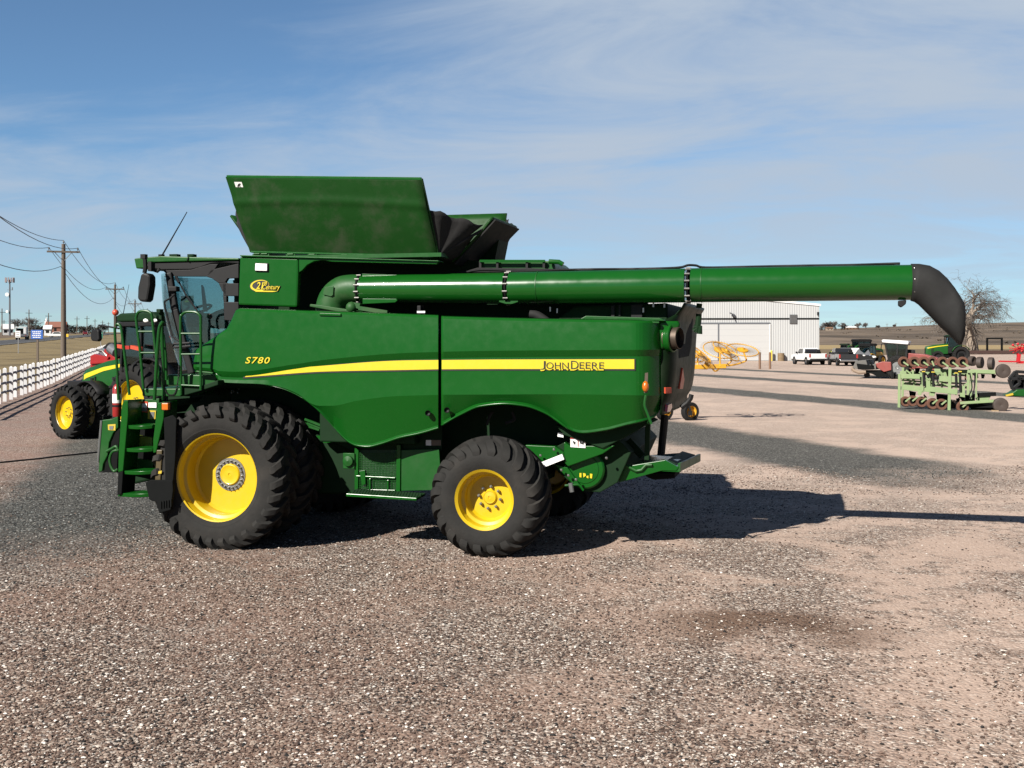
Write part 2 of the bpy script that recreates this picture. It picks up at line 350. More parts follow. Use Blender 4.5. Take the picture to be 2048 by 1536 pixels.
# loose stones lying on the gravel in front of the machine
def pebbles(n, name, mats_cols):
    base = np.array([[1, 0, 0], [-1, 0, 0], [0, 1, 0], [0, -1, 0], [0, 0, 1.0], [0, 0, -.4], [.62, .62, .55], [-.62, .62, .5], [.62, -.62, .5], [-.62, -.62, .55]], float)
    import itertools
    bm = bmesh.new(); [bm.verts.new(p) for p in base]; r = bmesh.ops.convex_hull(bm, input=bm.verts[:]); bm.verts.ensure_lookup_table(); bm.verts.index_update()
    bf = np.array([[v.index for v in f.verts] for f in bm.faces if len(f.verts) == 3]); bv = np.array([v.co[:] for v in bm.verts]); bm.free()
    # even density over the seen ground, thinning with distance
    yy = 4.3 + (16 - 4.3) * RNG.random(n * 4) ** 1.9
    xx = (RNG.random(n * 4) * 2 - 1) * (yy * .70 + .3)
    w = .22 + .78 * (np.sin(xx * 1.7 + np.sin(yy * 2.3) * 1.5) * np.sin(yy * 2.9 + xx) * .5 + .5)
    rs_ = np.hypot(xx - 12, yy - 3); w *= np.where((abs(rs_ - 9.4) < .5) | (abs(rs_ - 7.3) < .4), .35, 1)
    w *= np.clip(1.0 - .18 * np.clip(xx + .4, 0, 6) * (yy < 13), .16, 1)
    k = RNG.random(n * 4) < w; xx = xx[k][:n]; yy = yy[k][:n]; n = len(xx)
    yo = yy; yy = yy * KY
    size = .0048 + .0115 * RNG.random(n) ** 2.2 + (RNG.random(n) < .02) * .006
    sc = np.stack([size * (.8 + .6 * RNG.random(n)), size * (.7 + .5 * RNG.random(n)), size * (.5 + .35 * RNG.random(n))], 1)
    a = RNG.random(n) * 2 * PI; ca, sa = np.cos(a), np.sin(a)
    p = bv[None] * (1 + .25 * (RNG.random((n, len(bv), 1)) - .5)) * sc[:, None]
    q = np.stack([p[..., 0] * ca[:, None] - p[..., 1] * sa[:, None] + xx[:, None], p[..., 0] * sa[:, None] + p[..., 1] * ca[:, None] + yy[:, None], p[..., 2] + .003], -1)
    nb, nf = len(bv), len(bf)
    fs = (bf[None] + (np.arange(n) * nb)[:, None, None]).reshape(-1, 3)
    me = bpy.data.meshes.new(name); me.vertices.add(n * nb); me.vertices.foreach_set('co', q.reshape(-1).astype('f'))
    me.loops.add(len(fs) * 3); me.loops.foreach_set('vertex_index', fs.reshape(-1).astype('i'))
    me.polygons.add(len(fs)); me.polygons.foreach_set('loop_start', (np.arange(len(fs)) * 3).astype('i'))
    cols = np.array(mats_cols); ci = cols[RNG.choice(len(cols), n, p=[.09, .20, .22, .20, .14, .10, .05])] * (.8 + .4 * RNG.random((n, 1)))
    # in the grey lanes the stones are grey
    qq = xx * .911 + yo * .412; al = -xx * .412 + yo * .911
    gm = (((qq > -2.4) & (qq < 3.2) & (al + RNG.normal(0, 1.2, n) > 11)) | ((abs(qq - 13.6) < 1.5) & (al > 10)))
    ci[gm] = ci[gm].mean(1, keepdims=True) * np.array([[.50, .52, .50]])
    at_ = me.color_attributes.new('stone', 'FLOAT_COLOR', 'POINT')
    at_.data.foreach_set('color', np.concatenate([np.repeat(ci, nb, 0), np.ones((n * nb, 1))], 1).reshape(-1).astype('f'))
    me.update(calc_edges=True); me.validate()
    m, t = newmat('loose_stone'); cnode = t.n('VertexColor', layer_name='stone')
    finish(t, t.n('BsdfPrincipled', {'Base Color': cnode.outputs[0], 'Roughness': .85, 'Specular IOR Level': .25}))
    me.materials.append(m); me.shade_smooth(); me.set_sharp_from_angle(angle=R(50))
    o = bpy.data.objects.new(name, me); COL.objects.link(o); return o
peb = pebbles(135000, 'loose_gravel', [(.02, .019, .019), (.075, .050, .04), (.14, .094, .073), (.20, .146, .115), (.27, .215, .175), (.40, .345, .295), (.60, .56, .51)])
tag(peb, 'loose brown, pink and white stones scattered over the yard', 'gravel', kind='stuff')

# road beyond the fence
def strip(a0, a1, d0, d1, lift, n=60):
    rows = []
    for i in range(n + 1):
        s = a0 + (a1 - a0) * (i / n) ** 1.5
        r = []
        for k in range(9):
            x_, y_ = opt(s, d0 + (d1 - d0) * k / 8); r.append(V((x_, y_, gz(x_, y_) + lift)))
        rows.append(r)
    return MB().grid(rows)
m_asph = mat('asphalt', (.085, .085, .088), .9, var=.25, vs=1.2, bump=.3, bs=40)
m_line = mat('road_paint', (.62, .6, .55), .7)
struct(obj('road', strip(-20, 520, 17, 27, .06), m_asph, None, 60))
struct(obj('road_markings', strip(-20, 520, 17.6, 17.8, .075).join(strip(-20, 520, 26.2, 26.4, .075)), m_line, None, 60))
GREEN = (.0085, .118, .012)
m_green = mat('green_paint', GREEN, .25, var=.05, vs=3, coat=0, dust=.05, dcol=(.03, .12, .03), spec=.22)
m_green2 = mat('green_steel', (.011, .115, .015), .4, var=.1, vs=8, dust=.22, dcol=(.08, .12, .06), spec=.25)
m_dkgreen = mat('green_underframe', (.007, .036, .010), .7, var=.2, vs=5, dust=.15, dcol=(.035, .04, .025), spec=.15)  # darker copy of the green; underbody shade is put into this colour
m_gloss = mat('gloss_green_tube', GREEN, .2, var=.04, vs=2, coat=.35, dust=.06, dcol=(.06, .1, .05), spec=.3)
m_rail_g = mat('green_rail', (.009, .10, .013), .35, var=.05, spec=.25)
m_lid = mat('dusty_green_sheet', (.011, .078, .011), .5, var=.15, vs=2.5, dust=.5, dcol=(.10, .105, .07), spec=.15)
m_elbow = mat('dusty_green_casting', (.018, .12, .022), .5, var=.12, vs=4, dust=.5, dcol=(.12, .17, .08), spec=.25)
m_yellow = mat('yellow_paint', (.93, .63, .007), .38, var=.04, vs=6, coat=.2, dust=.12, dcol=(.6, .45, .1))
m_stripe = mat('yellow_decal', (.95, .76, .022), .4, var=.03)
m_black = mat('black_plastic', (.020, .020, .021), .55, var=.2, vs=8, spec=.2)
m_dark = mat('shade_black_steel', (.010, .011, .011), .8, var=.2, spec=.08)  # near-black; shade behind the ladder and under the body is in the colour
m_rubber = mat('tyre_rubber', (.037, .036, .034), .85, var=.22, vs=7, bump=.35, bs=35, dust=.38, dcol=(.11, .097, .085), spec=.15)
m_rubber2 = mat('clean_tyre_rubber', (.026, .026, .026), .8, var=.2, vs=7, bump=.25, bs=40, dust=.25, dcol=(.06, .054, .048), spec=.15)
m_boot = mat('grey_rubber_boot', (.030, .030, .0295), .75, var=.18, vs=3, bump=.35, bs=8, spec=.2)
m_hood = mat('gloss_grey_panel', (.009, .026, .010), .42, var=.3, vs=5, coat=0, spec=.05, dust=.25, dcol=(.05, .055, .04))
m_steel = mat('bright_steel', (.62, .61, .58), .3, 1.0, var=.1)
m_zinc = mat('zinc_bolt', (.55, .54, .50), .35, .8, var=.1)
m_exh = mat('exhaust_steel', (.17, .13, .10), .5, .7, var=.3, vs=9)
m_white = mat('white_label', (1.3, 1.29, 1.25), .5, var=.03)
m_orange = mat('amber_lens', (.85, .20, .01), .25, var=.05, coat=.5)
m_redlens = mat('red_lens', (.55, .03, .02), .25, coat=.5)
m_reflector = mat('orange_red_reflector', (.80, .11, .05), .4)
m_red = mat('red_paint', (.45, .02, .02), .35, coat=.3)
m_label_y = mat('yellow_label', (.78, .58, .04), .5)
m_ink = mat('black_ink', (.012, .012, .012), .5)
m_cloth = mat('black_canvas', (.014, .013, .013), .9, var=.4, vs=5, bump=.8, bs=9)
m_seat = mat('grey_seat_fabric', (.06, .065, .065), .9)
m_galv = mat('galvanised_sheet', (.42, .43, .42), .4, .7, var=.15, vs=5)
m_mesh = mat('green_screen_mesh', (.03, .10, .04), .6, var=.4, vs=40, bump=1, bs=90)
def glass(name, tint, dens=.75, rough=.02):
    m, t = newmat(name)
    tr = t.n('BsdfTransparent', {0: (*tint, 1)}); gl = t.n('BsdfGlossy', {0: (.9, .95, .95, 1), 1: rough})
    fr = t.n('LayerWeight', {0: .35}).outputs['Fresnel']
    f = t.math('MULTIPLY_ADD', fr, .55, .05)
    finish(t, t.n('MixShader', {0: f, 1: tr.outputs[0], 2: gl.outputs[0]})); return m
m_glass = glass('tinted_glass', (.50, .66, .67))
m_glass_d = glass('smoked_glass', (.30, .42, .43))
# ------------------------------------------------------------------ wheels
WH = {}
def tyre_mb(Ro, W, rr, nl, ld, lw, sweep=.62, round_=False):
    Rc = Ro - ld; h = Rc - rr; mb = MB()
    if round_: half = [(rr - .005, .40), (rr + .05 * h, .455), (rr + .22 * h, .492), (rr + .42 * h, .50), (rr + .56 * h, .488), (Rc - .125, .462), (Rc - .075, .42), (Rc - .035, .345), (Rc - .012, .24), (Rc, .10)]
    else: half = [(rr - .005, .40), (rr + .05 * h, .445), (rr + .16 * h, .472), (rr + .18 * h, .482), (rr + .24 * h, .484), (rr + .26 * h, .490), (rr + .42 * h, .50), (rr + .62 * h, .498), (rr + .80 * h, .482), (rr + .93 * h, .448), (Rc - .004, .39), (Rc + .004, .24), (Rc + .008, .10)]
    prof = [(r, -y * W) for r, y in half] + [(Rc + .01, 0)] + [(r, y * W) for r, y in half[::-1]]
    mb.lathe(prof, n=80)
    run = half[-6:] if not round_ else half[4:] + [(Rc + .01, -.02)]           # lugs follow the profile from the shoulder to the middle
    seg = [0]
    for a, b in zip(run[:-1], run[1:]): seg.append(seg[-1] + math.hypot(b[0] - a[0], (b[1] - a[1]) * W))
    def on(q):
        d = q * seg[-1]; i = min(len(seg) - 2, max(0, next((k for k in range(len(seg) - 1) if d <= seg[k + 1]), len(seg) - 2)))
        f = (d - seg[i]) / max(1e-6, seg[i + 1] - seg[i]); a, b = run[i], run[i + 1]
        tr, ty = b[0] - a[0], (b[1] - a[1]) * W; L = math.hypot(tr, ty)
        return lerp_(a[0], b[0], f), lerp_(a[1], b[1], f) * W, -ty / L, tr / L     # r, y, outward normal (nr, ny)
    for s in (-1, 1):
        for i in range(nl):
            a0 = 2 * PI * (i + (.5 if s > 0 else 0)) / nl + .02 * math.sin(i * 7.3)
            ring = []
            for q, ht, ws in ((.0, .05, 1.05), (.07, .62, 1.2), (.13, .92, 1.22), (.2, 1, 1.18), (.3, 1, 1.08), (.45, 1, 1.0), (.62, 1, .95), (.8, 1, .92), (.93, 1, .9), (1, .96, .8)):
                r, y, nr, ny = on(q); a = a0 + sweep * W * .75 / Ro * max(0, q - .12) ** 1.15
                top = (r + nr * ld * ht, y + ny * ld * ht); bas = (r - nr * .02, y - ny * .02)
                hw = lw * ws / 2 / Ro; hb = hw * 1.4
                ring.append([V((math.cos(a + e) * p[0], s * p[1], math.sin(a + e) * p[0])) for e, p in ((-hb, bas), (-hw, top), (hw, top), (hb, bas))])
            mb.grid(ring, 0, True); n0 = len(mb.v) - 4 * len(ring)
            mb.f += [[n0, n0 + 1, n0 + 2, n0 + 3], [len(mb.v) - 4, len(mb.v) - 3, len(mb.v) - 2, len(mb.v) - 1]]; mb.m += [0, 0]
    return mb
def lerp_(a, b, s): return a + (b - a) * s
def rim_mb(W, rr, dd, hub):            # dish dd deep behind the outer face
    o = -W / 2
    prof = [(rr - .012, o + .055), (rr + .022, o + .03), (rr + .026, o + .042), (rr + .004, o + .062), (rr - .012, o + .10), (rr - .02, o + .17), (rr - .055, o + .19), (rr - .062, o + .24),
            (rr - .062, o + dd - .03), (rr - .09, o + dd), (hub + .05, o + dd), (hub - .01, o + dd)]
    back = [(rr - .05, o + dd + .04), (rr - .02, W / 2 - .06), (rr + .02, W / 2 - .03)]
    return MB().lathe(prof, n=72).lathe(back, n=72)
def hub_mb(W, dd, hub):
    o = -W / 2
    return MB().lathe([(hub + .012, o + dd + .005), (hub, o + dd - .022), (hub - .008, o + dd - .028), (hub * .90, o + dd - .031), (hub * .82, o + dd - .026), (hub * .3, o + dd - .030), (.02, o + dd - .031), (.015, o + dd - .024), (.002, o + dd - .024)], n=40)
def bolts_mb(W, dd, r, n, br):
    mb = MB(); o = -W / 2 + dd
    if n > 12: mb.lathe([(r - .038, o + .004), (r - .036, o - .010), (r + .036, o - .010), (r + .04, o + .004)], n=48)
    for i in range(n):
        a = 2 * PI * i / n; c = V((math.cos(a) * r, o - .018, math.sin(a) * r))
        mb.cyl(c, c + V((0, -.026, 0)), br, br * .9, 6).cyl(c + V((0, -.026, 0)), c + V((0, -.045, 0)), br * .5, br * .4, 8)
    return mb
def make_wheel(parent, o, spec, flip=0, spin=0, mats=None):
    Ro, W, rr, nl, ld, lw, dd, hub, nb, rb, br = spec
    key = str(spec)
    mt, mr = mats or (m_rubber, m_yellow)
    if key not in WH:
        WH[key] = (mesh('tyre', tyre_mb(Ro, W, rr, nl, ld, lw, round_=spec == RW), mt, 32), mesh('rim', rim_mb(W, rr, dd, hub), mr, 30), mesh('hub', hub_mb(W, dd, hub), mr, 40), mesh('bolts', bolts_mb(W, dd, rb, nb, br), m_zinc, 30))
    w = part('wheel', parent, o, (0, spin, PI * flip))
    if nb <= 12 and parent is CB:         # few large bolts: one object each
        if key + 'b' not in WH: WH[key + 'b'] = mesh('wheel_bolt', bolts_mb(W, dd, rb, 1, br), m_zinc, 30)
        for i in range(nb): c = bpy.data.objects.new('wheel_bolt', WH[key + 'b']); COL.objects.link(c); c.parent = w; c.rotation_euler = (0, 2 * PI * i / nb, 0)
    for nm, me in list(zip(('tyre', 'rim', 'hub', 'wheel_bolt'), WH[key]))[:3 if nb <= 12 and parent is CB else 4]:
        c = bpy.data.objects.new(nm, me); COL.objects.link(c); c.parent = w
    return w

# ------------------------------------------------------------------ combine harvester
CF = Frame((-3.124, 16.577, 0), -R(14.5)); P = CF.P
CB = thing('combine_harvester', 'large green combine harvester with raised tank lids and a long stowed unloading auger', 'combine harvester', CF.o, CF.yaw)
VB = -1.74
FW = (.925, .54, .55, 28, .055, .075, .41, .135, 20, .172, .014)
RW = (.735, .74, .345, 20, .042, .10, .31, .082, 8, .135, .02)
for fl, w, sp in ((0, 2.30, .1), (0, 1.55, .23), (1, -2.30, .3), (1, -1.55, .5)):
    make_wheel(CB, (0, -(w - .27) if not fl else -w - .27, .895), FW, fl, sp)
for fl, w, sp in ((0, 2.04, .15), (1, -2.04, .4)):
    make_wheel(CB, (3.40, -(w - .37) if not fl else -w - .37, .70), RW, fl, sp)

# side panels: rows of surface lines traced from top edge to lower lip
def lerp(a, b, s): return a + (b - a) * s
topA = [(388, 703), (400, 695), (420, 682), (455, 657.5), (464, 641), (473, 621), (480, 617.5), (876, 631)]
botA = [(388, 744), (430, 749), (441, 765), (480, 767), (520, 768.5), (560, 776), (600, 793), (630, 815), (655, 841), (680, 869), (698, 885), (715, 892.5), (735, 894.5), (760, 889), (800, 876), (840, 867.5), (876, 857)]
c1A = [(388, 738), (473, 744), (591, 729), (652, 720), (803, 707), (876, 704.5)]
c2A = [(388, 743.5), (430, 748.5), (445, 764), (520, 767), (560, 773), (600, 789), (622, 806), (640, 811), (665, 811), (716, 801), (792, 792), (876, 789.5)]
topB = [(883, 633), (1000, 636.5), (1100, 638.5), (1322, 642)]
botB = [(883, 851), (920, 830), (960, 813), (1010, 808), (1050, 812), (1090, 826), (1115, 842), (1135, 857), (1150, 864), (1165, 866.5), (1210, 861), (1254, 850), (1292, 841), (1308, 834), (1316, 824), (1322, 805)]
c1B = [(883, 704), (1000, 702), (1322, 700)]
c2B = [(883, 789), (1100, 788), (1322, 791)]
def endcurve(x): return VB + .30 * max(0, (x - 1262) / 60) ** 2.2      # the panel turns in towards the rear corner
def panel(x0, x1, top, bot, c1, c2, flare, endc, sgn=1):
    xs = sorted(set([x0 + (x1 - x0) * i / 70 for i in range(71)] + [p[0] for p in top if x0 <= p[0] <= x1]))
    T = np.interp(xs, [p[0] for p in top], [p[1] for p in top]); B = curve(xs, bot); C1 = curve(xs, c1); C2 = curve(xs, c2)
    cols = []
    for i, x in enumerate(xs):
        b = B[i]; tp = T[i]; k1 = min(max(C1[i], tp + 5), b - 10); k2 = min(max(C2[i], k1 + 14), b - 1.6)
        k1 = min(k1, k2 - 3)
        fl = flare(x); g = min(6.0, (b - k2) * .4)
        tilt = min(1, (b - k2) / 45)
        ys = [tp, tp + 1.5, tp + 5, lerp(tp + 5, k1, .5), k1 - 1, k1 + .45 * min(12, k2 - k1), k1 + min(12, (k2 - k1) * .5), lerp(k1 + 12, k2, .55) if k2 > k1 + 26 else lerp(k1, k2, .75), k2, lerp(k2, b - g, .5), b - g, b - g * .3, b]
        vo = [.06, .018, 0, -.022, -.035, -.016, .005, .004, -.006, .06 * tilt, .125 * tilt, .12 * tilt - fl * .5, .125 * tilt - fl]
        base = endcurve(x) if endc else VB
        col = []
        for y, o in zip(ys, vo):
            p = P(x, y, base + o); col.append(V((p.x, p.y * sgn, p.z)))
        cols.append(col)
    return MB().grid([list(r) for r in zip(*cols)])
fa = lambda x: .03 * sst(x, 640, 700) * 1.0
fb = lambda x: .055 * sst(1150, x, x + 1) if False else .06 * (1 - sst(x, 1120, 1152))
for sgn in (-1, 1):
    pa = obj('side_panel', panel(388, 877, topA, botA, c1A, c2A, fa, False, -sgn), m_green, CB, 9, solid=.022, weld=0)
    pb = obj('side_panel', panel(883, 1322, topB, botB, c1B, c2B, fb, True, -sgn), m_green, CB, 9, solid=.022, weld=0)
    if sgn > 0: continue
    PA, PB = pa, pb
# (near-side panels first in the loop: sgn -1)
# yellow stripe with black outline, lettering
def ribbon(pts_t, pts_b, v, n=40, x0=None, x1=None):
    a = []; b = []
    for i in range(n + 1):
        s = i / n; x = lerp(x0, x1, s)
        a.append(P(x, curve([x], pts_t)[0], v)); b.append(P(x, curve([x], pts_b)[0], v))
    return MB().grid([a, b])
sA = ([(490, 753.2), (505, 746), (652, 731), (803, 721), (876, 720)], [(490, 754.2), (520, 752), (652, 743), (803, 740), (876, 738.5)])
sB = ([(883, 720), (1000, 719), (1269, 718.5)], [(883, 738.5), (1000, 738), (1269, 738)])
up = lambda c, q: [(x, y + q) for x, y in c]
obj('stripe_outline', ribbon(up(sA[0], -1.2), up(sA[1], 3), VB - .012, 40, 486, 876.5), m_ink, PA, 0)
obj('stripe', ribbon(sA[0], sA[1], VB - .017, 40, 490, 876.5), m_stripe, PA, 0)
obj('stripe_outline', ribbon(up(sB[0], -1.2), up(sB[1], 3), VB - .012, 30, 883.5, 1271), m_ink, PB, 0)
obj('stripe', ribbon(sB[0], sB[1], VB - .017, 30, 883.5, 1268.5), m_stripe, PB, 0)
def put_text(name, txt, px0, py0, px1, cap, v, mt, parent, shear=0, bold=0, caps=None, sp=1, rot=0):
    a = P(px0, py0, v); b = P(px1, py0, v); mb = text_mb(txt, 1, shear, bold, sp)
    lo, hi = extent(mb); sx = (b.x - a.x) / (hi[0] - lo[0]); sz = (P(px0, py0 - cap, v).z - a.z) / (hi[1] - lo[1])
    mb.v = [(a.x + (x - lo[0]) * sx, v - z * 1.0 , a.z + (y - lo[1]) * sz) for x, y, z in mb.v]
    if rot:
        c = a; mm = M.Translation(c) @ M.Rotation(rot, 4, 'Y') @ M.Translation(-c); mb.tf(mm)
    return obj(name, mb, mt, parent, 0, weld=0)
put_text('model_lettering', 'S780', 490.5, 727, 540, 13, VB - .052, m_stripe, PA, .25, .012, sp=1.15)
# maker's lettering in small capitals on the stripe
for txt, x0, x1, y0, cap in (('J', 1082, 1091, 739, 17), ('OHN', 1092.5, 1137, 737.5, 13), ('D', 1142, 1157, 738, 16.5), ('EERE', 1159, 1208, 737.5, 13)):
    put_text('lettering_edge', txt, x0 - 1.5, y0 + 3, x1 - .5, cap + 1.5, VB - .0195, m_stripe, PB, 0, .02)
    put_text('lettering', txt, x0, y0, x1, cap, VB - .024, m_ink, PB, 0, -.006)
for x, y, pp in ((857, 826, PA), (895, 820, PB)):
    c = P(x, y, VB + .03); obj('latch', MB().lathe([(.034, -.035), (.036, -.02), (.022, .0), (.004, .004)], c, (0, 1, 0), 20), m_black, pp, 40)
obj('panel_handle', MB().prism([P(x, y, VB - .005) for x, y in ((641, 626), (683, 627.5), (683, 632), (640, 631))], (0, -.03, 0)), m_green, PA, 0, bevel=.004)

# inner body and chassis (what keeps daylight from shining through)
ch = MB()
ch.bb((.0, -1.60, 2.12), (4.6, 1.60, 2.62)); ch.bb((1.05, -1.50, 1.30), (2.35, 1.50, 2.12)); ch.bb((-.5, -.95, 1.0), (4.5, .95, 2.12))
ch.bb((-1.0, -1.45, 1.98), (.35, 1.45, 2.12)); ch.bb((-1.5, -.9, 1.1), (-.52, .9, 2.0)); ch.bb((-.16, -1.2, .72), (.16, 1.2, 1.05)); ch.bb((3.25, -1.5, .58), (3.5, 1.5, .80)); ch.bb((3.2, -.3, .6), (3.55, .3, 1.1))
ch.bb((.5, -.72, .52), (1.0, .72, 1.0)); ch.bb((4.3, -1.2, 1.1), (4.75, 1.2, 2.1))
obj('chassis', ch, m_dkgreen, CB, 0, bevel=.02)
pieces('axle', MB().cyl((0, -1.3, .9), (0, 1.3, .9), .16).cyl((3.40, -1.5, .70), (3.40, 1.5, .70), .11), m_dark, CB)
fh = [V((-2.2, 0, .55)), V((-2.2, 0, 1.15)), V((-.4, 0, 2.0)), V((-.4, 0, 1.0))]
obj('feeder_house', MB().prism([p + V((0, -.7, 0)) for p in fh], (0, 1.4, 0)), m_dkgreen, CB, 0, bevel=.03)
# hoses and brackets in the shade of the wheel arch
hz = MB()
for pts in (((1024, 824), (1029, 838), (1022, 843), (1011, 846)), ((985, 824), (978, 836), (974, 850))):
    hz.tube(spline([P(x, y, -1.3) for x, y in pts]), .02, 7)
pieces('hydraulic_hose', hz, m_boot, CB)

# front bay: box panel, beam with arch, recess
VT = -1.52
FB = part('tank_front', CB) if False else None
bx = [(479.4, 512), (597, 516), (597, 542), (594, 614.6), (476, 610)]
box_ = obj('tank_side_panel', MB().prism([P(x, y, VT) for x, y in bx], (0, .10, 0)), m_green, CB, 0, bevel=.025)
arch = [(597.6, 516), (876, 522.3), (874, 528.5), (664, 523.5), (646, 520.5), (628, 522.5), (614, 530), (604, 541), (598, 545)]
obj('tank_beam', MB().prism([P(x, y, VT + .002) for x, y in arch], (0, .06, 0)), m_green, CB, 0, bevel=.008)
obj('beam_lip', MB().prism([P(x, y, VT - .03) for x, y in ((480, 510), (877, 521), (877, 523), (480, 512.5))], (0, .2, 0)), m_green, CB, 0, bevel=.004)
ir = [P(x, y, -.75) for x, y in ((560, 515), (935, 520), (1290, 560), (1300, 650), (560, 640))]
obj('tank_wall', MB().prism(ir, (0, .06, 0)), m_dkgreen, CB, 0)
obj('tank_roof', MB().bb((P(482, 515, VT).x, VT + .01, P(482, 513, VT).z - .05), (P(882, 520, VT).x, 1.5, P(482, 513, VT).z)), m_green2, CB, 0)
obj('deck', MB().bb((.2, -1.6, 2.60), (4.6, 1.6, 2.66)), m_dark, CB, 0)
lab = [(512.5, 527), (536, 528), (536, 542), (512, 541.5)]
lp = obj('lamp_lens', MB().prism([P(x, y, VT - .004) for x, y in lab], (0, -.03, 0)), m_white, box_, 0, bevel=.006)
obj('lamp_rim', MB().prism([P(x, y, VT - .002) for x, y in ((511, 525.5), (537.5, 526.5), (537.5, 543.5), (511, 543))], (0, -.015, 0)), m_black, box_, 0, bevel=.004)
# dealer lettering: black and yellow oval swoosh with two lines
def oval(cx, cy, a, b, v, rot=-.12, n=40):
    return [P(cx + a * math.cos(q) * math.cos(rot) - b * math.sin(q) * math.sin(rot), cy + a * math.cos(q) * math.sin(rot) + b * math.sin(q) * math.cos(rot), v) for q in [2 * PI * i / n for i in range(n)]]
def ringmb(o1, o2): return MB().grid([o1, o2], 0, True)
obj('dealer_oval', ringmb(oval(519, 571, 20, 12.2, VT - .006), oval(521, 570.5, 17, 9, VT - .006)), m_ink, box_, 0)
obj('dealer_oval_inlay', ringmb(oval(519.3, 571, 18.8, 11.2, VT - .009), oval(521, 570.3, 16.6, 8.8, VT - .009)), m_stripe, box_, 0)
obj('dealer_oval_field', MB().add(oval(521, 570.4, 16.5, 8.7, VT - .004), [list(range(40))]), m_ink, box_, 0)
put_text('dealer_lettering', '21', 512.5, 578, 527.5, 14, VT - .014, m_stripe, box_, .3, .02)
put_text('dealer_lettering', 'st', 528, 569, 535, 7, VT - .014, m_stripe, box_, .3, .02)
put_text('dealer_lettering_shadow', 'Century', 523.5, 583.5, 561.5, 15, VT - .010, m_ink, box_, .25, .03)
put_text('dealer_lettering', 'Century', 525, 582, 560, 12.5, VT - .016, m_stripe, box_, .2, .004)
obj('dealer_swoosh', MB().prism([P(x, y, VT - .006) for x, y in ((503, 577), (512, 583.5), (545, 584), (556, 582.5), (545, 581.5), (515, 581), (506, 577))], (0, -.004, 0)), m_stripe, box_, 0)

# grain tank with four open lids and the canvas between them
zt = P(505, 505, -1.42).z
nl0, nl1 = P(503, 504, -1.42), P(877, 513, -1.42); nt0, nt1 = P(454, 353, -1.80), P(843, 357.5, -1.80)
def lid(a, b, c, d, bow, n=14, k=8):        # a-b hinge, d-c top
    rows = []; nrm = (b - a).cross(d - a).normalized()
    for i in range(k + 1):
        s = i / k; rows.append([lerp(lerp(a, b, j / n), lerp(d, c, j / n), s) + nrm * bow * (math.sin(PI * s) + .35 * math.exp(-((s - .67 - .04 * math.sin(PI * j / n)) / .05) ** 2)) for j in range(n + 1)])
    return MB().grid(rows)
GT = part('grain_tank', CB)
l1 = obj('tank_lid', lid(nl0, nl1, nt1, nt0, .035, 24, 40), m_lid, GT, 50, solid=.03)
obj('lid_hem', MB().beam(nt0, nt1, .03, .035), m_green, l1, 0, bevel=.005)
pieces('lid_hem', MB().beam(lerp(nl0, nt0, .025), lerp(nl1, nt1, .025), .03, .045).beam(lerp(nl0, nt0, .0), lerp(nl1, nt1, .0), .05, .02), m_green, l1, 0, bevel=.005)
pieces('lid_hem', MB().beam(nl1, nt1, .03, .03).beam(nl0, nt0, .03, .03), m_lid, l1, 0, bevel=.004)
hg = MB()
for x in (515, 530, 582, 625, 690, 745, 800, 855):
    c = P(x, 509.5 + (x - 505) * .013, -1.47); hg.box(c, (.13, .03, .025)); hg.cyl(c + V((-.04, -.02, .012)), c + V((.04, -.02, .012)), .012)
pieces('hinge', hg, m_green2, GT, 30)
a = nt0 + (nt1 - nt0) * .035 + (nl0 - nt0) * .07
sx_, sz_ = (nt1 - nt0).normalized(), (nl0 - nt0).normalized(); nn = V((0, -1, -.1)).normalized() * .03
obj('warning_label', MB().add([a + nn, a + sx_ * .105 + nn, a + sx_ * .105 + sz_ * .08 + nn, a + sz_ * .08 + nn], [(0, 1, 2, 3)]), m_white, l1, 0)
a2 = a + nn * 1.1 + sx_ * .02 + sz_ * .01
obj('warning_pictogram', MB().tube([a2 + sx_ * .01 + sz_ * .05, a2 + sx_ * .035 + sz_ * .02, a2 + sx_ * .06 + sz_ * .015], .007, 5).tube([a2 + sx_ * .035 + sz_ * .02, a2 + sx_ * .045 + sz_ * .055], .006, 5), m_ink, l1, 0)
# far lid, rear lid, front lid
fl0, fl1 = V((nl0.x, 1.42, zt)), V((nl1.x, 1.42, zt)); ft0, ft1 = V((nl0.x - .25, 1.75, nt0.z - .02)), V((nl1.x - .02, 1.75, nt0.z - .02))
ft1 = P(1014, 427, 1.75); ft0 = V((ft1.x - 2.6, 1.75, ft1.z))
l2 = obj('tank_lid', lid(fl0, fl1, ft1, ft0, -.03), m_lid, GT, 50, solid=.03)
rn0, rf0 = P(904, 523, -1.05), V((0, 1.05, 0)); rf0 = V((rn0.x, 1.05, rn0.z)); rn1 = P(985, 434, -1.10); rf1 = CF.U(1033, 447, rn1.x); rf1 = V((rn1.x, rf1.y, rn1.z)); rf0 = V((rn0.x, rf1.y - .05, rn0.z))
l3 = obj('tank_lid', lid(rn0, rf0, rf1, rn1, .02), m_lid, GT, 50, solid=.03)
obj('lid_cover', MB().prism([lerp(rn0, rn1, .0) + V((.03, 0, -.03)), lerp(rf0, rf1, 0) + V((.03, 0, -.03)), rf1 + V((.03, 0, -.03)), rn1 + V((.03, 0, -.03))], (.012, 0, -.012)), m_boot, l3, 0)
fn0 = V((nl0.x, -1.1, zt)); ff0 = V((nl0.x, 1.1, zt)); fn1 = P(461, 431, -1.05); ff1 = V((fn1.x, 1.05, fn1.z))
l4 = obj('tank_lid', lid(fn0, ff0, ff1, fn1, -.02), m_lid, GT, 50, solid=.03)
cv = MB()
cl1 = lerp(nl1, nt1, .55); 
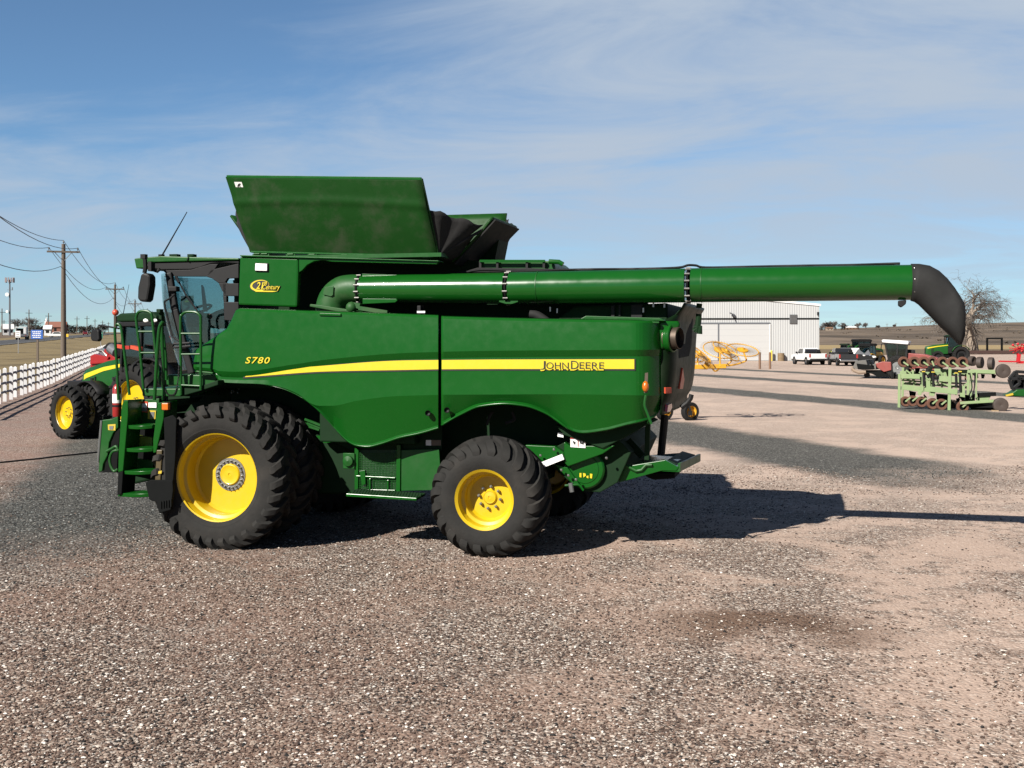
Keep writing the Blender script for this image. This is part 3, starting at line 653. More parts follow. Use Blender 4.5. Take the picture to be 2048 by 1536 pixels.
def drape(a, b, c, n=10):
    rows = []
    for i in range(n + 1):
        s = i / n; rows.append([lerp(a, lerp(b, c, j / n), s) + V((.022 * math.sin(j * 1.1) * s, .02 * math.cos(j * 1.3) * s, .018 * math.sin(j * 1.6 + i * .4) * s)) for j in range(n + 1)])
    return MB().grid(rows)
def canvas(mb): obj('tank_canvas', mb, m_cloth, GT, 60, solid=.012)
cv.join(drape(nl1, lerp(nl1, nt1, .62), lerp(rn0, rn1, .8))); cv.join(drape(nl1, lerp(rn0, rn1, .8), rn0)); canvas(cv); cv = MB()
cv.join(drape(fl1, lerp(fl1, ft1, .9), lerp(rf0, rf1, .95))); cv.join(drape(fl1, lerp(rf0, rf1, .95), rf0)); canvas(cv); cv = MB()
cv.join(drape(nl0, lerp(nl0, nt0, .6), lerp(fn0, fn1, .8))); cv.join(drape(nl0, lerp(fn0, fn1, .8), fn0)); canvas(cv); cv = MB()
cv.join(drape(fl0, lerp(fl0, ft0, .6), lerp(ff0, ff1, .8))); cv.join(drape(fl0, lerp(ff0, ff1, .8), ff0))
canvas(cv)
bin_ = [V((nl0.x + .05, -1.35, 2.6)), V((nl1.x, -1.35, 2.6)), V((nl1.x, -1.35, zt - .05)), V((nl0.x + .05, -1.35, zt - .05))]
obj('bin', MB().bb((nl0.x + .05, -.72, 2.62), (rn0.x, 1.4, zt - .06)), m_dkgreen, GT, 0)
bp_ = [(930, 520), (1000, 520), (1003, 470), (985, 500)]
obj('tank_rear_wall', MB().prism([P(x, y, -.3) for x, y in ((905, 512), (952, 529), (990, 519), (998, 478), (978, 472))], (0, .5, 0)), m_dkgreen, GT, 0)

# unloading auger
VA = -1.30
AU = part('unloading_auger', CB)
def rpx(p, d): return d / F * (p_depth(p))
def p_depth(p): w = CF.o + CF.u * p.x + CF.v * p.y; return w.y
secs = [(722, 578, 27.6, 1012, 576.6, 31.6), (1021, 576.5, 32.2, 1371, 571, 34.0), (1383, 570.6, 34.2, 1826, 564.6, 35.4)]
for x0, y0, r0, x1, y1, r1 in secs:
    a, b = P(x0, y0, VA), P(x1, y1, VA); n = 12
    pts = [lerp(a, b, i / n) for i in range(n + 1)]; rs = [lerp(rpx(a, r0), rpx(b, r1), i / n) for i in range(n + 1)]
    obj('auger_tube', MB().tube(pts, rs, 48), m_gloss, AU, 50)
def flange(x, y, r, wdt=.012):
    c = P(x, y, VA); rr = rpx(c, r); mb = MB().tube([c - V((.012, 0, 0)), c + V((.012, 0, 0))], rr, 40); bl = MB()
    for i in range(14):
        q = 2 * PI * (i + .5) / 14; o = c + V((0, math.cos(q) * rr * 1.0, math.sin(q) * rr * 1.0))
        bl.cyl(o - V((.03, 0, 0)), o + V((.03, 0, 0)), .011, .011, 6)
    obj('flange', mb, m_dark, AU, 40); obj('flange_bolts', bl, m_zinc, AU, 0)
flange(722, 578, 29.5); flange(1017, 576.5, 33.2); flange(1377, 570.8, 35)
# second thin seam rings
for x, y, r in ((1077, 575.6, 33.0), (1404, 570.3, 34.6)):
    c = P(x, y, VA); obj('weld_seam', MB().tube([c - V((.006, 0, 0)), c + V((.006, 0, 0))], rpx(c, r) + .002, 40), m_green2, AU, 50)
el = spline([P(x, y, VA) for x, y in ((663, 628), (664, 612), (670, 596), (684, 583), (702, 578.5), (722, 578))], 5)
obj('elbow', MB().tube(el, [.205] * 6 + [.205 - .001 * i for i in range(len(el) - 6)], 36), m_elbow, AU, 60)
c = P(655, 614, VA); obj('elbow_flange', MB().prism([P(x, y, VA - .26) for x, y in ((620, 608), (640, 610), (700, 620), (716, 626), (700, 628), (640, 617), (619, 613))], (0, .5, 0)), m_elbow, AU, 0, bevel=.008)
obj('inspection_plate', MB().prism([P(x, y, VA - .205) for x, y in ((650, 574), (668, 572.5), (667, 590), (663, 593), (646, 589))], (0, -.014, 0)), m_elbow, AU, 0, bevel=.004)
obj('elbow_bracket', MB().ball(P(703, 615, VA - .22), .075).prism([P(x, y, VA - .24) for x, y in ((702, 604), (720, 607), (718, 618), (706, 614))], (0, .1, 0)).beam(P(718, 616, VA - .23), P(775, 625, VA - .23), .04, .05), m_elbow, AU, 40)
obj('auger_rail', MB().prism([P(x, y, VA - .16) for x, y in ((725, 597), (793, 597.5), (795, 601), (790, 605), (725, 608))], (0, .2, 0)), m_green, AU, 0, bevel=.006)
obj('auger_rail', MB().prism([P(x, y, VA - .06) for x, y in ((724, 547.5), (793, 549.5), (793, 552.5), (724, 553))], (0, .2, 0)), m_green, AU, 0, bevel=.004)
pieces('auger_cleat', MB().prism([P(x, y, VA - .12) for x, y in ((998, 600), (1036, 600), (1036, 604), (1024, 608), (1012, 608), (998, 604))], (0, .2, 0)).prism([P(x, y, VA - .07) for x, y in ((1000, 546.5), (1037, 547), (1037, 549), (1000, 549))], (0, .1, 0)), m_green2, AU, 0, bevel=.004)
# cable clipped along the top
pts = [(935, 545), (960, 541), (1000, 541.5), (1030, 544), (1120, 541), (1190, 539.5), (1260, 539), (1330, 537.5), (1362, 535.5), (1376, 531.5), (1392, 532), (1412, 536), (1500, 534.5), (1600, 532.5), (1700, 531), (1780, 528.5), (1800, 528)]
obj('cable', MB().tube(spline([P(x, y - 1, VA + .03) for x, y in pts], 5), .016, 6), m_black, AU, 60)
tp = [(905, 545), (935, 541), (955, 535), (1000, 536), (1060, 536), (1110, 538), (1150, 541), (1145, 546), (1050, 545)]
obj('rubber_cover', MB().prism([P(x, y, VA + .25) for x, y in tp], (0, .5, 0)), m_cloth, CB, 0, bevel=.02)
# rubber spout
pr = [((1822, 528.5), (1822, 601)), ((1838, 528.5), (1829, 603)), ((1858, 532), (1838, 609)), ((1877, 542), (1850, 621)), ((1893, 558), (1865, 636)), ((1907, 576), (1882, 653)), ((1918, 592), (1896, 666)), ((1926, 607), (1906, 676)), ((1928, 630), (1914, 684)), ((1927.5, 665), (1920, 690))]
rings = []
for i, (a, b) in enumerate(pr):
    a, b = P(*a, VA), P(*b, VA); c = (a + b) / 2; h = (a - b) / 2; wv = .212 * (1 + .05 * math.sin(i * 1.3)) if i < 8 else (.19 if i == 8 else .16); n = 28
    sq = 1 + min(i, 5) * .14
    rings.append([c + h * (math.copysign(abs(math.cos(2 * PI * j / n)) ** (1 / sq), math.cos(2 * PI * j / n))) + V((0, wv * math.copysign(abs(math.sin(2 * PI * j / n)) ** (1 / sq), math.sin(2 * PI * j / n)), 0)) + V((.0, .02 * math.sin(i * 1.9 + j * .8) * (1 if 2 < i < 8 else .2), 0)) for j in range(n)])
obj('spout', MB().grid(rings, 0, True), m_boot, AU, 60, solid=.012)
sb = MB()
for y in (538, 560.5, 584): c = P(1827, y, VA); sb.ball(V((c.x, VA - math.sqrt(max(0, .212 ** 2 - ((y - 565) / FO * 9.2) ** 2)) - .004, c.z)), .016)
obj('spout_bolts', sb, m_steel, AU)
obj('work_lamp', MB().prism([P(x, y, VA - .06) for x, y in ((1797, 601), (1813, 600), (1812, 608), (1803, 615), (1797, 611))], (0, .12, 0)), m_black, AU, 0, bevel=.01)
# auger rest and rail clutter above the side panel
obj('grain_sensor', MB().bb(P(834, 625, -1.5), P(849, 612, -1.35)), m_black, CB, 0, bevel=.006)
obj('sensor_cap', MB().bb(P(834, 626, -1.52), P(851, 622, -1.5)), m_white, CB, 0)
# engine bay
eb = MB().prism([P(x, y, -.9) for x, y in ((955, 535), (965, 521.5), (1100, 521.5), (1110, 530), (1110, 560), (955, 560))], (0, 1.0, 0))
obj('engine_hood', eb, m_green2, CB, 0, bevel=.015)
rl = MB()
for x in (961, 995, 1054, 1088): rl.beam(P(x, 536, -.95), P(x, 520.5, -.95), .03, .03)
pieces('hood_latch', rl, m_black, CB, 0)
obj('hood_rail', MB().beam(P(960, 522, -.97), P(1090, 522, -.97), .03, .03).tube([P(1098, 523, -.97), P(1118, 524, -.97), P(1126, 529, -.97)], .03, 8), m_green, CB, 30)
obj('air_intake', MB().tube(spline([P(x, y, -1.25) for x, y in ((1060, 628), (1075, 631), (1100, 648))]), .055, 14), m_boot, CB, 40)
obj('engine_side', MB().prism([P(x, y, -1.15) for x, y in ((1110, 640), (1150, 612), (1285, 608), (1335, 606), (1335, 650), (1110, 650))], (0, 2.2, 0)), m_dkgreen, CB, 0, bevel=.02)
gb = MB()
for x0, x1, y0, y1 in ((1222, 1230, 611, 634), (1237, 1242, 610, 632), (1262, 1285, 609, 636)): gb.bb(P(x0, y1, -1.19), P(x1, y0, -1.16))
pieces('engine_bracket', gb, m_black, CB, 0, bevel=.005)
gb = MB()
for x, y in ((1101, 619), (1115, 622), (1307, 610), (1329, 611), (1287, 621)): gb.bb(P(x - 2, y + 4, -1.21), P(x + 2, y - 5, -1.17))
pieces('engine_fitting', gb, m_steel, CB, 0)
obj('service_lid', MB().prism([P(x, y, -1.56) for x, y in ((1160, 638), (1172, 631.5), (1320, 636), (1330, 642))], (0, .4, 0)), m_green2, CB, 0, bevel=.006)

# rear hood, wrapped around the back
ys = [606, 616, 630, 645, 665, 690, 715, 740, 765, 785, 800, 812, 822, 830]
sil = curve(ys, [(606, 1396), (630, 1394), (645, 1392), (690, 1389), (740, 1387), (785, 1382), (800, 1377), (812, 1366), (822, 1352), (830, 1338)])
sta = curve(ys, [(606, 1368), (616, 1362), (630, 1350), (645, 1322), (785, 1321), (812, 1321), (830, 1321)])
ve = endcurve(1321)
rows = []; NS = 12
for y, xs_, x0 in zip(ys, sil, sta):
    v0 = ve if y >= 640 else -1.25
    a = P(x0, y, v0); b = P(xs_, y, 1.05); b = V((max(b.x, a.x + .03), -1.12, a.z)); r = []
    for i in range(NS + 1):
        q = PI / 2 * i / NS; r.append(V((lerp(a.x, b.x, math.sin(q) ** 1.0), lerp(b.y, a.y, math.cos(q) ** .9), a.z)))
    full = r + [V((b.x + .02, 0, b.z))] + [V((p.x, -p.y, p.z)) for p in r[::-1]]
    rows.append(full)
ntop = 5
obj('rear_hood', MB().grid(rows[:]), m_hood, CB, 40, solid=.02, weld=0)
RH = bpy.data.objects['rear_hood']
# green upper corner that carries the exhaust
ys2 = [642.5, 648, 660, 680, 692, 700]; cr = []
for y in ys2:
    r = []
    a = P(1319, y, endcurve(1319) - .006); xe = float(np.interp(y, [642, 650, 692, 700], [1356, 1362, 1340, 1324])); b = P(xe, y, -1.42)
    for i in range(9):
        q = i / 8; r.append(V((lerp(a.x, b.x, q), lerp(a.y, b.y, q ** 1.9) - .012, a.z)))
    cr.append(r)
obj('corner_panel', MB().grid(cr), m_green, CB, 40, solid=.012, weld=0)
obj('hood_top', MB().prism([P(x, y, -1.6) for x, y in ((1100, 641), (1318, 643), (1318, 646), (1100, 645))], (0, 3.2, 0)), m_green2, CB, 0)
e0 = P(1350, 676, -1.42); ed = V((.97, -.30, 0)).normalized()
ex = MB().lathe([(.13, -.12), (.132, .0), (.132, .06), (.124, .065), (.122, -.1)], e0, ed, 32)
obj('exhaust_pipe', ex, m_exh, RH, 50); obj('exhaust_bore', MB().lathe([(.123, .01), (.002, .0)], e0, ed, 32), m_dark, RH, 50)
obj('exhaust_collar', MB().lathe([(.165, -.09), (.17, -.02), (.155, -.01), (.145, -.06)], e0, ed, 32), m_green, RH, 50)
def on_hood(x, y):                    # a point on the rear hood seen at that pixel
    best = None
    for j in range(len(rows) - 1):
        for i in range(NS + 2):
            for tri in ((rows[j][i], rows[j][i+1], rows[j+1][i+1]), (rows[j][i], rows[j+1][i+1], rows[j+1][i])):
                from mathutils.geometry import intersect_ray_tri
                c = CF.loc((0, 0, HC)); dw = V(((x - 1024) / F, 1, (HZ - y) / F)); dl = V((dw.dot(CF.u), dw.dot(CF.v), dw.z))
                h = intersect_ray_tri(*tri, dl, c, True)
                if h is not None and (best is None or (h - c).length < (best - c).length): best = h
    return best
def hood_patch(name, pix, mt, out=.03):
    ps = [on_hood(x, y) for x, y in pix]
    if any(p is None for p in ps): return None
    n = (ps[1] - ps[0]).cross(ps[2] - ps[0]).normalized()
    if n.dot(ps[0] - CF.loc((0, 0, HC))) > 0: n = -n
    return obj(name, MB().prism([p + n * .002 for p in ps], n * out), mt, RH, 0)
hood_patch('grille_recess', ((1352, 640), (1384, 637), (1381, 690), (1376, 712), (1356, 716)), m_dark, .012)
hood_patch('trim_band', ((1325, 792), (1380, 783), (1380, 788), (1325, 797)), m_galv, .012)
hood_patch('reflector', ((1327, 774), (1339, 774), (1339, 785), (1327, 786)), m_reflector)
hood_patch('slow_vehicle_sign', ((1361, 735), (1364, 758), (1361, 777), (1354.5, 777)), m_reflector)
hood_patch('tail_lamp_rim', ((1325, 806), (1338, 800), (1345, 803), (1342, 822), (1330, 829), (1322, 826)), m_green, .03)
hood_patch('tail_lamp', ((1330, 808), (1337, 805), (1338, 812), (1334, 821), (1328, 822)), m_redlens, .04)
rb_ = MB()
for pts in (((1398, 628), (1396, 650), (1393, 665)), ((1388, 655), (1400, 655), (1399, 668)), ((1396, 655), (1388, 662)), ((1399, 607), (1398, 616))):
    rb_.tube([P(x, y, -1.15) for x, y in pts], .035, 8)
pieces('rear_bracket', rb_, m_dkgreen, RH, 40)
obj('bumper_strip', MB().tube([P(x, y, -1.13) for x, y in ((1383, 789), (1381, 797), (1374, 806), (1362, 815))], .03, 8), m_black, RH, 40)
# amber lamp on its stalk
sv = VB - .10
obj('lamp_stalk', MB().tube(spline([P(x, y, sv) for x, y in ((1292, 790), (1290, 800), (1289.5, 812), (1294, 825), (1303, 848))]), .016, 8).tube([P(1300, 840, sv), P(1296, 846, VB + .25)], .016, 8), m_green2, CB, 40)
obj('reflector_blade', MB().prism([P(x, y, sv) for x, y in ((1290, 746), (1296, 745), (1295, 786), (1288, 786))], (0, .012, 0)), m_exh, CB, 0)
obj('side_lamp', MB().ball(P(1291, 773, sv - .02), .05, 12, 8, 0, (.8, .8, 1.3)), m_orange, CB)
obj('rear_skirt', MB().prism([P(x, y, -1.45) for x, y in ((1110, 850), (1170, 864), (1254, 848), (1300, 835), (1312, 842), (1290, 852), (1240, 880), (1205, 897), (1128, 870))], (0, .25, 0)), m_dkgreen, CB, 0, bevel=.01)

# chopper, spreader and what hangs under the back
CHP = part('straw_chopper', CB)
obj('chopper_side', MB().prism([P(x, y, -1.25) for x, y in ((1128, 885), (1205, 895), (1238, 880), (1262, 905), (1235, 965), (1200, 985), (1165, 982), (1135, 960), (1100, 930), (1088, 905))], (0, 2.5, 0)), m_dkgreen, CHP, 0, bevel=.01)
c = P(1170, 938, -1.30); obj('belt_cover', MB().lathe([(.245, .06), (.245, .0), (.225, -.02), (.18, -.022), (.17, -.03), (.002, -.034)], c, (0, 1, 0), 48), m_green, CHP, 35)
obj('shield', MB().prism([P(x, y, -1.42) for x, y in ((1128, 884), (1141, 892), (1230, 891), (1205, 908), (1136, 933), (1128, 925))], (0, .1, 0)), m_green, CHP, 0, bevel=.01)
obj('warning_label', MB().prism([P(x, y, -1.425) for x, y in ((1141, 876), (1171, 876), (1171, 896), (1141, 894))], (0, -.004, 0)), m_white, CHP, 0)
obj('warning_label_edge', MB().prism([P(x, y, -1.432) for x, y in ((1141, 875), (1171, 875), (1171, 877.5), (1141, 877.5))], (0, -.004, 0)).prism([P(x, y, -1.432) for x, y in ((1155.3, 877), (1156.8, 877), (1156.8, 893), (1155.3, 893))], (0, -.004, 0)), m_redlens, CHP, 0)
obj('warning_pictogram', MB().prism([P(x, y, -1.432) for x, y in ((1145, 881), (1151, 884), (1150, 890), (1147, 887))], (0, -.004, 0)).prism([P(x, y, -1.432) for x, y in ((1159, 880), (1164, 885), (1168, 882), (1167, 889), (1160, 887))], (0, -.004, 0)), m_ink, CHP, 0)
obj('warning_label', MB().prism([P(x, y, -1.3) for x, y in ((1116, 865), (1127, 867), (1127, 875), (1115, 873))], (0, -.004, 0)), m_white, CHP, 0)
obj('belt_mark', MB().prism([P(x, y, -1.338) for x, y in ((1159, 946), (1163, 946), (1163, 955), (1159, 954))], (0, -.004, 0)).prism([P(x, y, -1.338) for x, y in ((1166, 946), (1171, 947), (1172, 951), (1167, 955))], (0, -.004, 0)).prism([P(x, y, -1.338) for x, y in ((1173, 952), (1177, 951), (1177, 957), (1173, 955))], (0, -.004, 0)).prism([P(x, y, -1.338) for x, y in ((1180, 947), (1185, 948), (1184, 957), (1180, 956))], (0, -.004, 0)), m_stripe, CHP, 0)
pieces('drive_guard', MB().prism([P(x, y, -1.38) for x, y in ((1050, 890), (1110, 893), (1128, 905), (1128, 912), (1088, 930), (1065, 915))], (0, .12, 0)).prism([P(x, y, -1.37) for x, y in ((1108, 928), (1135, 935), (1160, 970), (1150, 972))], (0, .08, 0)), m_green, CHP, 0, bevel=.008)
obj('bright_rod', MB().beam(P(1084, 930, -1.44), P(1127, 913, -1.44), .05, .07), m_white, CHP, 0)
bl = MB()
for x, y in ((1108, 899), (1081, 911), (1123, 940), (1137, 951), (1152, 959), (1213, 916)): bl.ball(P(x, y, -1.45), .018, 8, 5)
obj('chopper_bolts', bl, m_zinc, CHP)
obj('spring_bolt', MB().cyl(P(1141, 966, -1.4), P(1144, 984, -1.4), .03, .028, 10), m_galv, CHP)
obj('hook', MB().tube([P(x, y, -1.4) for x, y in ((1130, 971), (1155, 969), (1160, 971), (1167, 981))], .014, 6), m_green, CHP)
SB = part('spreader', CB)
obj('spreader_side', MB().prism([P(x, y, -1.15) for x, y in ((1236, 940), (1243, 926), (1262, 931), (1330, 920), (1358, 935), (1352, 942), (1325, 941), (1238, 965))], (0, .04, 0)), m_green, SB, 0, bevel=.006)
obj('spreader_brace', MB().tube([P(x, y, -1.17) for x, y in ((1246, 928), (1272, 942), (1283, 940), (1292, 930), (1304, 930))], .018, 6), m_green2, SB)
q0, q1 = P(1336, 922, -1.12), P(1352, 943, -1.12)
z0 = q0.z
obj('tailboard', MB().prism([P(1262, 931, -1.14), P(1330, 920, -1.14), P(1358, 936, -1.14), P(1400, 916, 0.9), P(1372, 905, 1.1), P(1300, 910, 1.1)], (0, 0, -.05)), m_green, SB, 0)
obj('tailboard_lip', MB().beam(P(1358, 935, -1.14), P(1399, 915, .9), .03, .10), m_green2, SB, 0)
obj('tailboard_pan', MB().prism([P(1335, 926, -1.05) + V((0, 0, .02)), P(1352, 935, -1.05) + V((0, 0, .02)), P(1390, 915, .8) + V((0, 0, .02)), P(1365, 908, .9) + V((0, 0, .02))], (0, 0, .02)), m_dkgreen, SB, 0)
obj('spreader_rotor', MB().prism([P(x, y, -.6) for x, y in ((1290, 945), (1350, 945), (1350, 957), (1308, 960), (1290, 953))], (0, .9, 0)), m_dark, SB, 0, bevel=.02)
pieces('support_arm', MB().beam(P(1296, 845, -1.1), P(1294, 920, -1.1), .07, .06).beam(P(1256, 880, -.9), P(1285, 912, -.9), .06, .09), m_dkgreen, SB, 0, bevel=.008)
obj('support_arm', MB().tube([P(x, y, -.5) for x, y in ((1330, 830), (1326, 870), (1322, 910))], .05, 10), m_black, SB)
obj('deflector', MB().prism([P(x, y, -.9) for x, y in ((1228, 893), (1262, 880), (1266, 906), (1240, 903))], (0, .05, 0)), m_galv, SB, 0)

# panels, screen and step between the wheels
SV = -1.36
LP = part('lower_side', CB)
obj('lower_panel', MB().prism([P(x, y, SV) for x, y in ((802, 900), (878, 898), (884, 980), (802, 982))], (0, .03, 0)), m_green2, LP, 0, bevel=.006)
obj('lower_panel', MB().prism([P(x, y, SV + .05) for x, y in ((640, 870), (884, 850), (884, 900), (802, 905), (712, 905))], (0, .05, 0)), m_dkgreen, LP, 0, bevel=.006)
pieces('panel_post', MB().prism([P(x, y, SV - .02) for x, y in ((793, 890), (801, 890), (800, 986), (792, 986))], (0, .05, 0)).prism([P(x, y, SV - .02) for x, y in ((709, 893), (717, 900), (716, 985), (709, 982))], (0, .05, 0)).prism([P(x, y, SV - .03) for x, y in ((712, 951), (790, 955), (790, 958), (712, 954))], (0, .03, 0)).prism([P(x, y, SV - .03) for x, y in ((712, 978), (790, 980), (790, 984), (712, 983))], (0, .03, 0)).prism([P(x, y, SV - .03) for x, y in ((738, 957), (741, 957), (741, 980), (738, 980))], (0, .03, 0)).prism([P(x, y, SV - .03) for x, y in ((774, 960), (777, 960), (777, 982), (774, 982))], (0, .03, 0)).prism([P(x, y, SV - .035) for x, y in ((718, 942), (730, 940), (731, 968), (724, 971))], (0, .03, 0)), m_green, LP, 0, bevel=.004)
sc_ = MB()
for i in range(26):
    x = 717 + 75 * i / 25; sc_.beam(P(x, 905, SV), P(x, 984, SV), .005, .005)
for i in range(22):
    y = 906 + 76 * i / 21; sc_.beam(P(717, y, SV), P(792, y + 1, SV), .005, .005)
obj('screen', sc_, m_green2, LP, 0); obj('screen_backing', MB().prism([P(x, y, SV + .04) for x, y in ((716, 900), (793, 900), (793, 985), (716, 985))], (0, .02, 0)), m_mesh, LP, 0)
c = P(697, 922, SV - .05); obj('drive_hub', MB().box(c + V((0, .03, .0)), (.16, .05, .2)).lathe([(.07, 0), (.07, -.03), (.05, -.035), (.02, -.04), (.001, -.045)], c, (0, 1, 0), 24), m_green2, LP, 30, bevel=.006)
obj('warning_label', MB().prism([P(x, y, SV + .04) for x, y in ((852, 880), (862.5, 880), (862.5, 891), (852, 890.5))], (0, -.004, 0)), m_white, LP, 0)
obj('caution_plate', MB().prism([P(x, y, SV + .04) for x, y in ((863, 880), (882, 880), (882, 891), (863, 891))], (0, -.004, 0)), m_exh, LP, 0)
sp_ = obj('step', MB().prism([P(x, y, -1.72) for x, y in ((692, 987), (833, 996), (833, 1001.5), (692, 993))], (0, .34, .02)), m_green, LP, 0, bevel=.006)
tr = MB()
for i in range(24):
    for k in range(4): tr.box(P(696 + 134 * i / 23, 987.3 + 8.8 * i / 23, -1.72) + V((.02 * (k % 2), .05 + k * .075, .008 + k * .0045)), (.03, .03, .012))
obj('step_tread', tr, m_dkgreen, LP, 0)
ax_ = MB().prism([P(x, y, -1.0) for x, y in ((600, 850), (640, 868), (690, 892), (712, 905), (712, 985), (640, 985), (600, 960))], (0, .1, 0))
obj('lower_frame', ax_, m_dkgreen, LP, 0)
fr = MB()
fr.beam(P(600, 845, -1.1), P(640, 858, -1.1), .05, .05).beam(P(610, 838, -1.15), P(650, 854, -1.15), .03, .03).beam(P(615, 846, -1.12), P(655, 860, -1.12), .03, .03)
pieces('pipe', fr, m_green2, LP, 0)
obj('cover_plate', MB().prism([P(x, y, -1.2) for x, y in ((632, 872), (675, 868), (686, 882), (648, 886))], (0, .2, 0)), m_green, LP, 0)
# ------------------------------------------------------------------ cab, ladder, platform
VC = -1.0
CAB = part('cab', CB)
rt_ = [(268, 517), (285, 514.5), (297, 514), (322, 512), (373, 513.5), (478, 516), (478, 520), (400, 522), (297, 524.5), (290, 536), (272, 537)]
obj('cab_roof', MB().prism([P(x, y, VC) for x, y in rt_], (0, 2.0, 0)), m_green2, CAB, 0, bevel=.04)
un = [(297, 525), (400, 522.4), (478, 520.4), (478, 527), (440, 525), (421, 527), (400, 535), (381, 539), (318, 539.5), (300, 534)]
obj('roof_underside', MB().prism([P(x, y, VC + .03) for x, y in un], (0, 1.94, 0)), m_black, CAB, 0, bevel=.012)
hd = [(320, 539), (381, 538.6), (405, 533), (425, 527), (477, 527), (477, 545), (440, 541), (420, 545), (412, 553), (350, 553), (328, 545)]
rear = [(430, 528), (477, 527), (477, 612), (470, 640), (447, 640), (447, 600), (444, 580), (437, 566), (424, 557), (412, 553), (420, 540)]
def holes(poly, hs, v, th, name, mt, par):
    return obj(name, MB().prism([P(x, y, v) for x, y in poly], (0, th, 0)), mt, par, 0, bevel=.006)
holes([(325, 541), (381, 539.5), (421, 528), (436, 528), (425, 545), (413, 553), (350, 553), (334, 549)], 0, VC + .03, .05, 'door_header', m_black, CAB)
# rear quarter pillar with two slot windows, as separate bars
for q in ([(421, 540), (477, 527), (477, 556), (455, 557), (450, 565), (437, 566), (424, 557), (412, 553)], [(437, 566), (452, 565), (452, 592), (444, 582)], [(445, 566), (477, 567), (477, 592), (446, 592)], [(446, 592), (453, 592), (453, 604), (447, 604)], [(447, 604), (477, 604), (477, 640), (470, 642), (448, 640)]):
    holes(q, 0, VC + .03, .06, 'quarter_panel', m_black, CAB)
# front pillar
pieces('pillar', MB().beam(P(338, 545, VC + .02), P(350, 620, VC + .02), .075, .10).beam(P(350, 618, VC + .02), P(368, 690, VC + .02), .065, .10).beam(P(368, 690, VC + .02), P(384, 748, VC + .02), .07, .10), m_black, CAB, 0, bevel=.02)
obj('pillar_bracket', MB().box(P(348, 578, VC - .02), (.13, .1, .07)), m_black, CAB, 0, bevel=.012)
# glass: door pane, windscreen, far side
door = [(346, 552), (412, 553), (424, 557), (437, 566), (444, 580), (447, 600), (448, 640), (470, 642), (455, 657), (405, 690), (384, 747), (372, 690), (352, 618)]
obj('door_window', MB().prism([P(x, y, VC + .05) for x, y in door], (0, .008, 0)), m_glass, CAB, 0)
obj('far_window', MB().prism([V((p.x, .95, p.z)) for p in [P(x, y, VC) for x, y in door]], (0, .008, 0)), m_glass, CAB, 0)
far_rear = [V((p.x, .95, p.z)) for p in [P(x, y, VC) for x, y in ((437, 545), (477, 545), (477, 620), (437, 640))]]
ws = []
for y0, xl in ((545, 323), (600, 326), (650, 334), (690, 346), (720, 354), (743, 362)):
    xp = float(np.interp(y0, [545, 620, 690, 748], [338, 350, 368, 384])) - 2
    a = P(xp, y0, VC + .03); r = []
    bl = P(xl, y0, -.55).x
    for i in range(17):
        q = -1 + 2 * i / 16; bulge = (a.x - bl) / (1 - .55 ** 2) * (1 - abs(q) ** 2.2)
        r.append(V((a.x - bulge, q * .97, a.z)))
    ws.append(r)
obj('windscreen', MB().grid(ws), m_glass, CAB, 60)
pieces('pillar', MB().beam(V((P(338, 545, VC).x, .95, P(338, 545, VC).z)), V((P(384, 748, VC).x, .95, P(384, 748, VC).z)), .08, .1).beam(V((P(477, 545, VC).x, .95, P(477, 530, VC).z)), V((P(477, 640, VC).x, .95, P(477, 640, VC).z)), .12, .2), m_black, CAB, 0)
obj('cab_base', MB().prism([P(x, y, VC + .02) for x, y in ((362, 742), (386, 747), (470, 655), (478, 640), (478, 770), (365, 760))], (0, 1.94, 0)), m_dark, CAB, 0)
obj('cab_rear_wall', MB().bb(P(476, 640, -.35), V((P(478, 640, -.9).x + .05, .95, P(478, 530, -.9).z))), m_black, CAB, 0)
# seat, armrest console, steering column, monitor post, leaflet
xs0 = P(452, 640, -.2)
obj('seat', MB().box(xs0 + V((0, .15, -.05)), (.5, .5, .14)).box(xs0 + V((.22, .15, .32)), (.13, .48, .7)), m_seat, CAB, 0, bevel=.05)
obj('console', MB().tube(spline([P(x, y, -.75) for x, y in ((440, 652), (425, 645), (428, 632), (455, 622))]), .05, 8).ball(P(440, 632, -.8), .11, 10, 6, 0, (1.5, .7, .6)), m_black, CAB, 40)
obj('steering_column', MB().tube([P(414, 700, -.1), P(404, 650, -.1), P(400, 622, -.1)], .05, 8).lathe([(.19, 0), (.21, .02), (.19, .04), (.17, .02)], P(398, 622, -.1), (-.35, 0, .9), 24, 0, True), m_black, CAB, 40)
obj('monitor_post', MB().prism([P(x, y, -.3) for x, y in ((402, 570), (405, 575), (412, 623), (406, 623))], (0, .05, 0)), m_black, CAB, 0)
obj('leaflet', MB().prism([P(x, y, VC + .09) for x, y in ((362, 592), (387, 591), (388, 627), (360, 629))], (0, .004, 0)), glass('leaflet_paper', (.45, .58, .5)) if False else mat('leaflet_paper', (.30, .42, .36), .6), CAB, 0)
obj('leaflet_badge', MB().prism([P(x, y, VC + .082) for x, y in ((366, 594), (380, 593.5), (381, 608), (375, 611), (367, 609))], (0, .004, 0)), mat('badge_green', (.03, .12, .03), .5), CAB, 0)
obj('badge_emblem', MB().prism([P(x, y, VC + .076) for x, y in ((368, 603), (372, 601), (370, 597), (373, 600), (378, 602), (377, 604), (370, 605))], (0, .004, 0)), m_stripe, CAB, 0)
obj('wiper', MB().tube([P(356, 560, VC + .02), P(372, 590, VC + .02), P(395, 622, VC + .02)], .012, 5).tube([P(352, 553, VC), P(358, 565, VC)], .02, 6), m_black, CAB)
ms = MB()
for i in range(40): pass
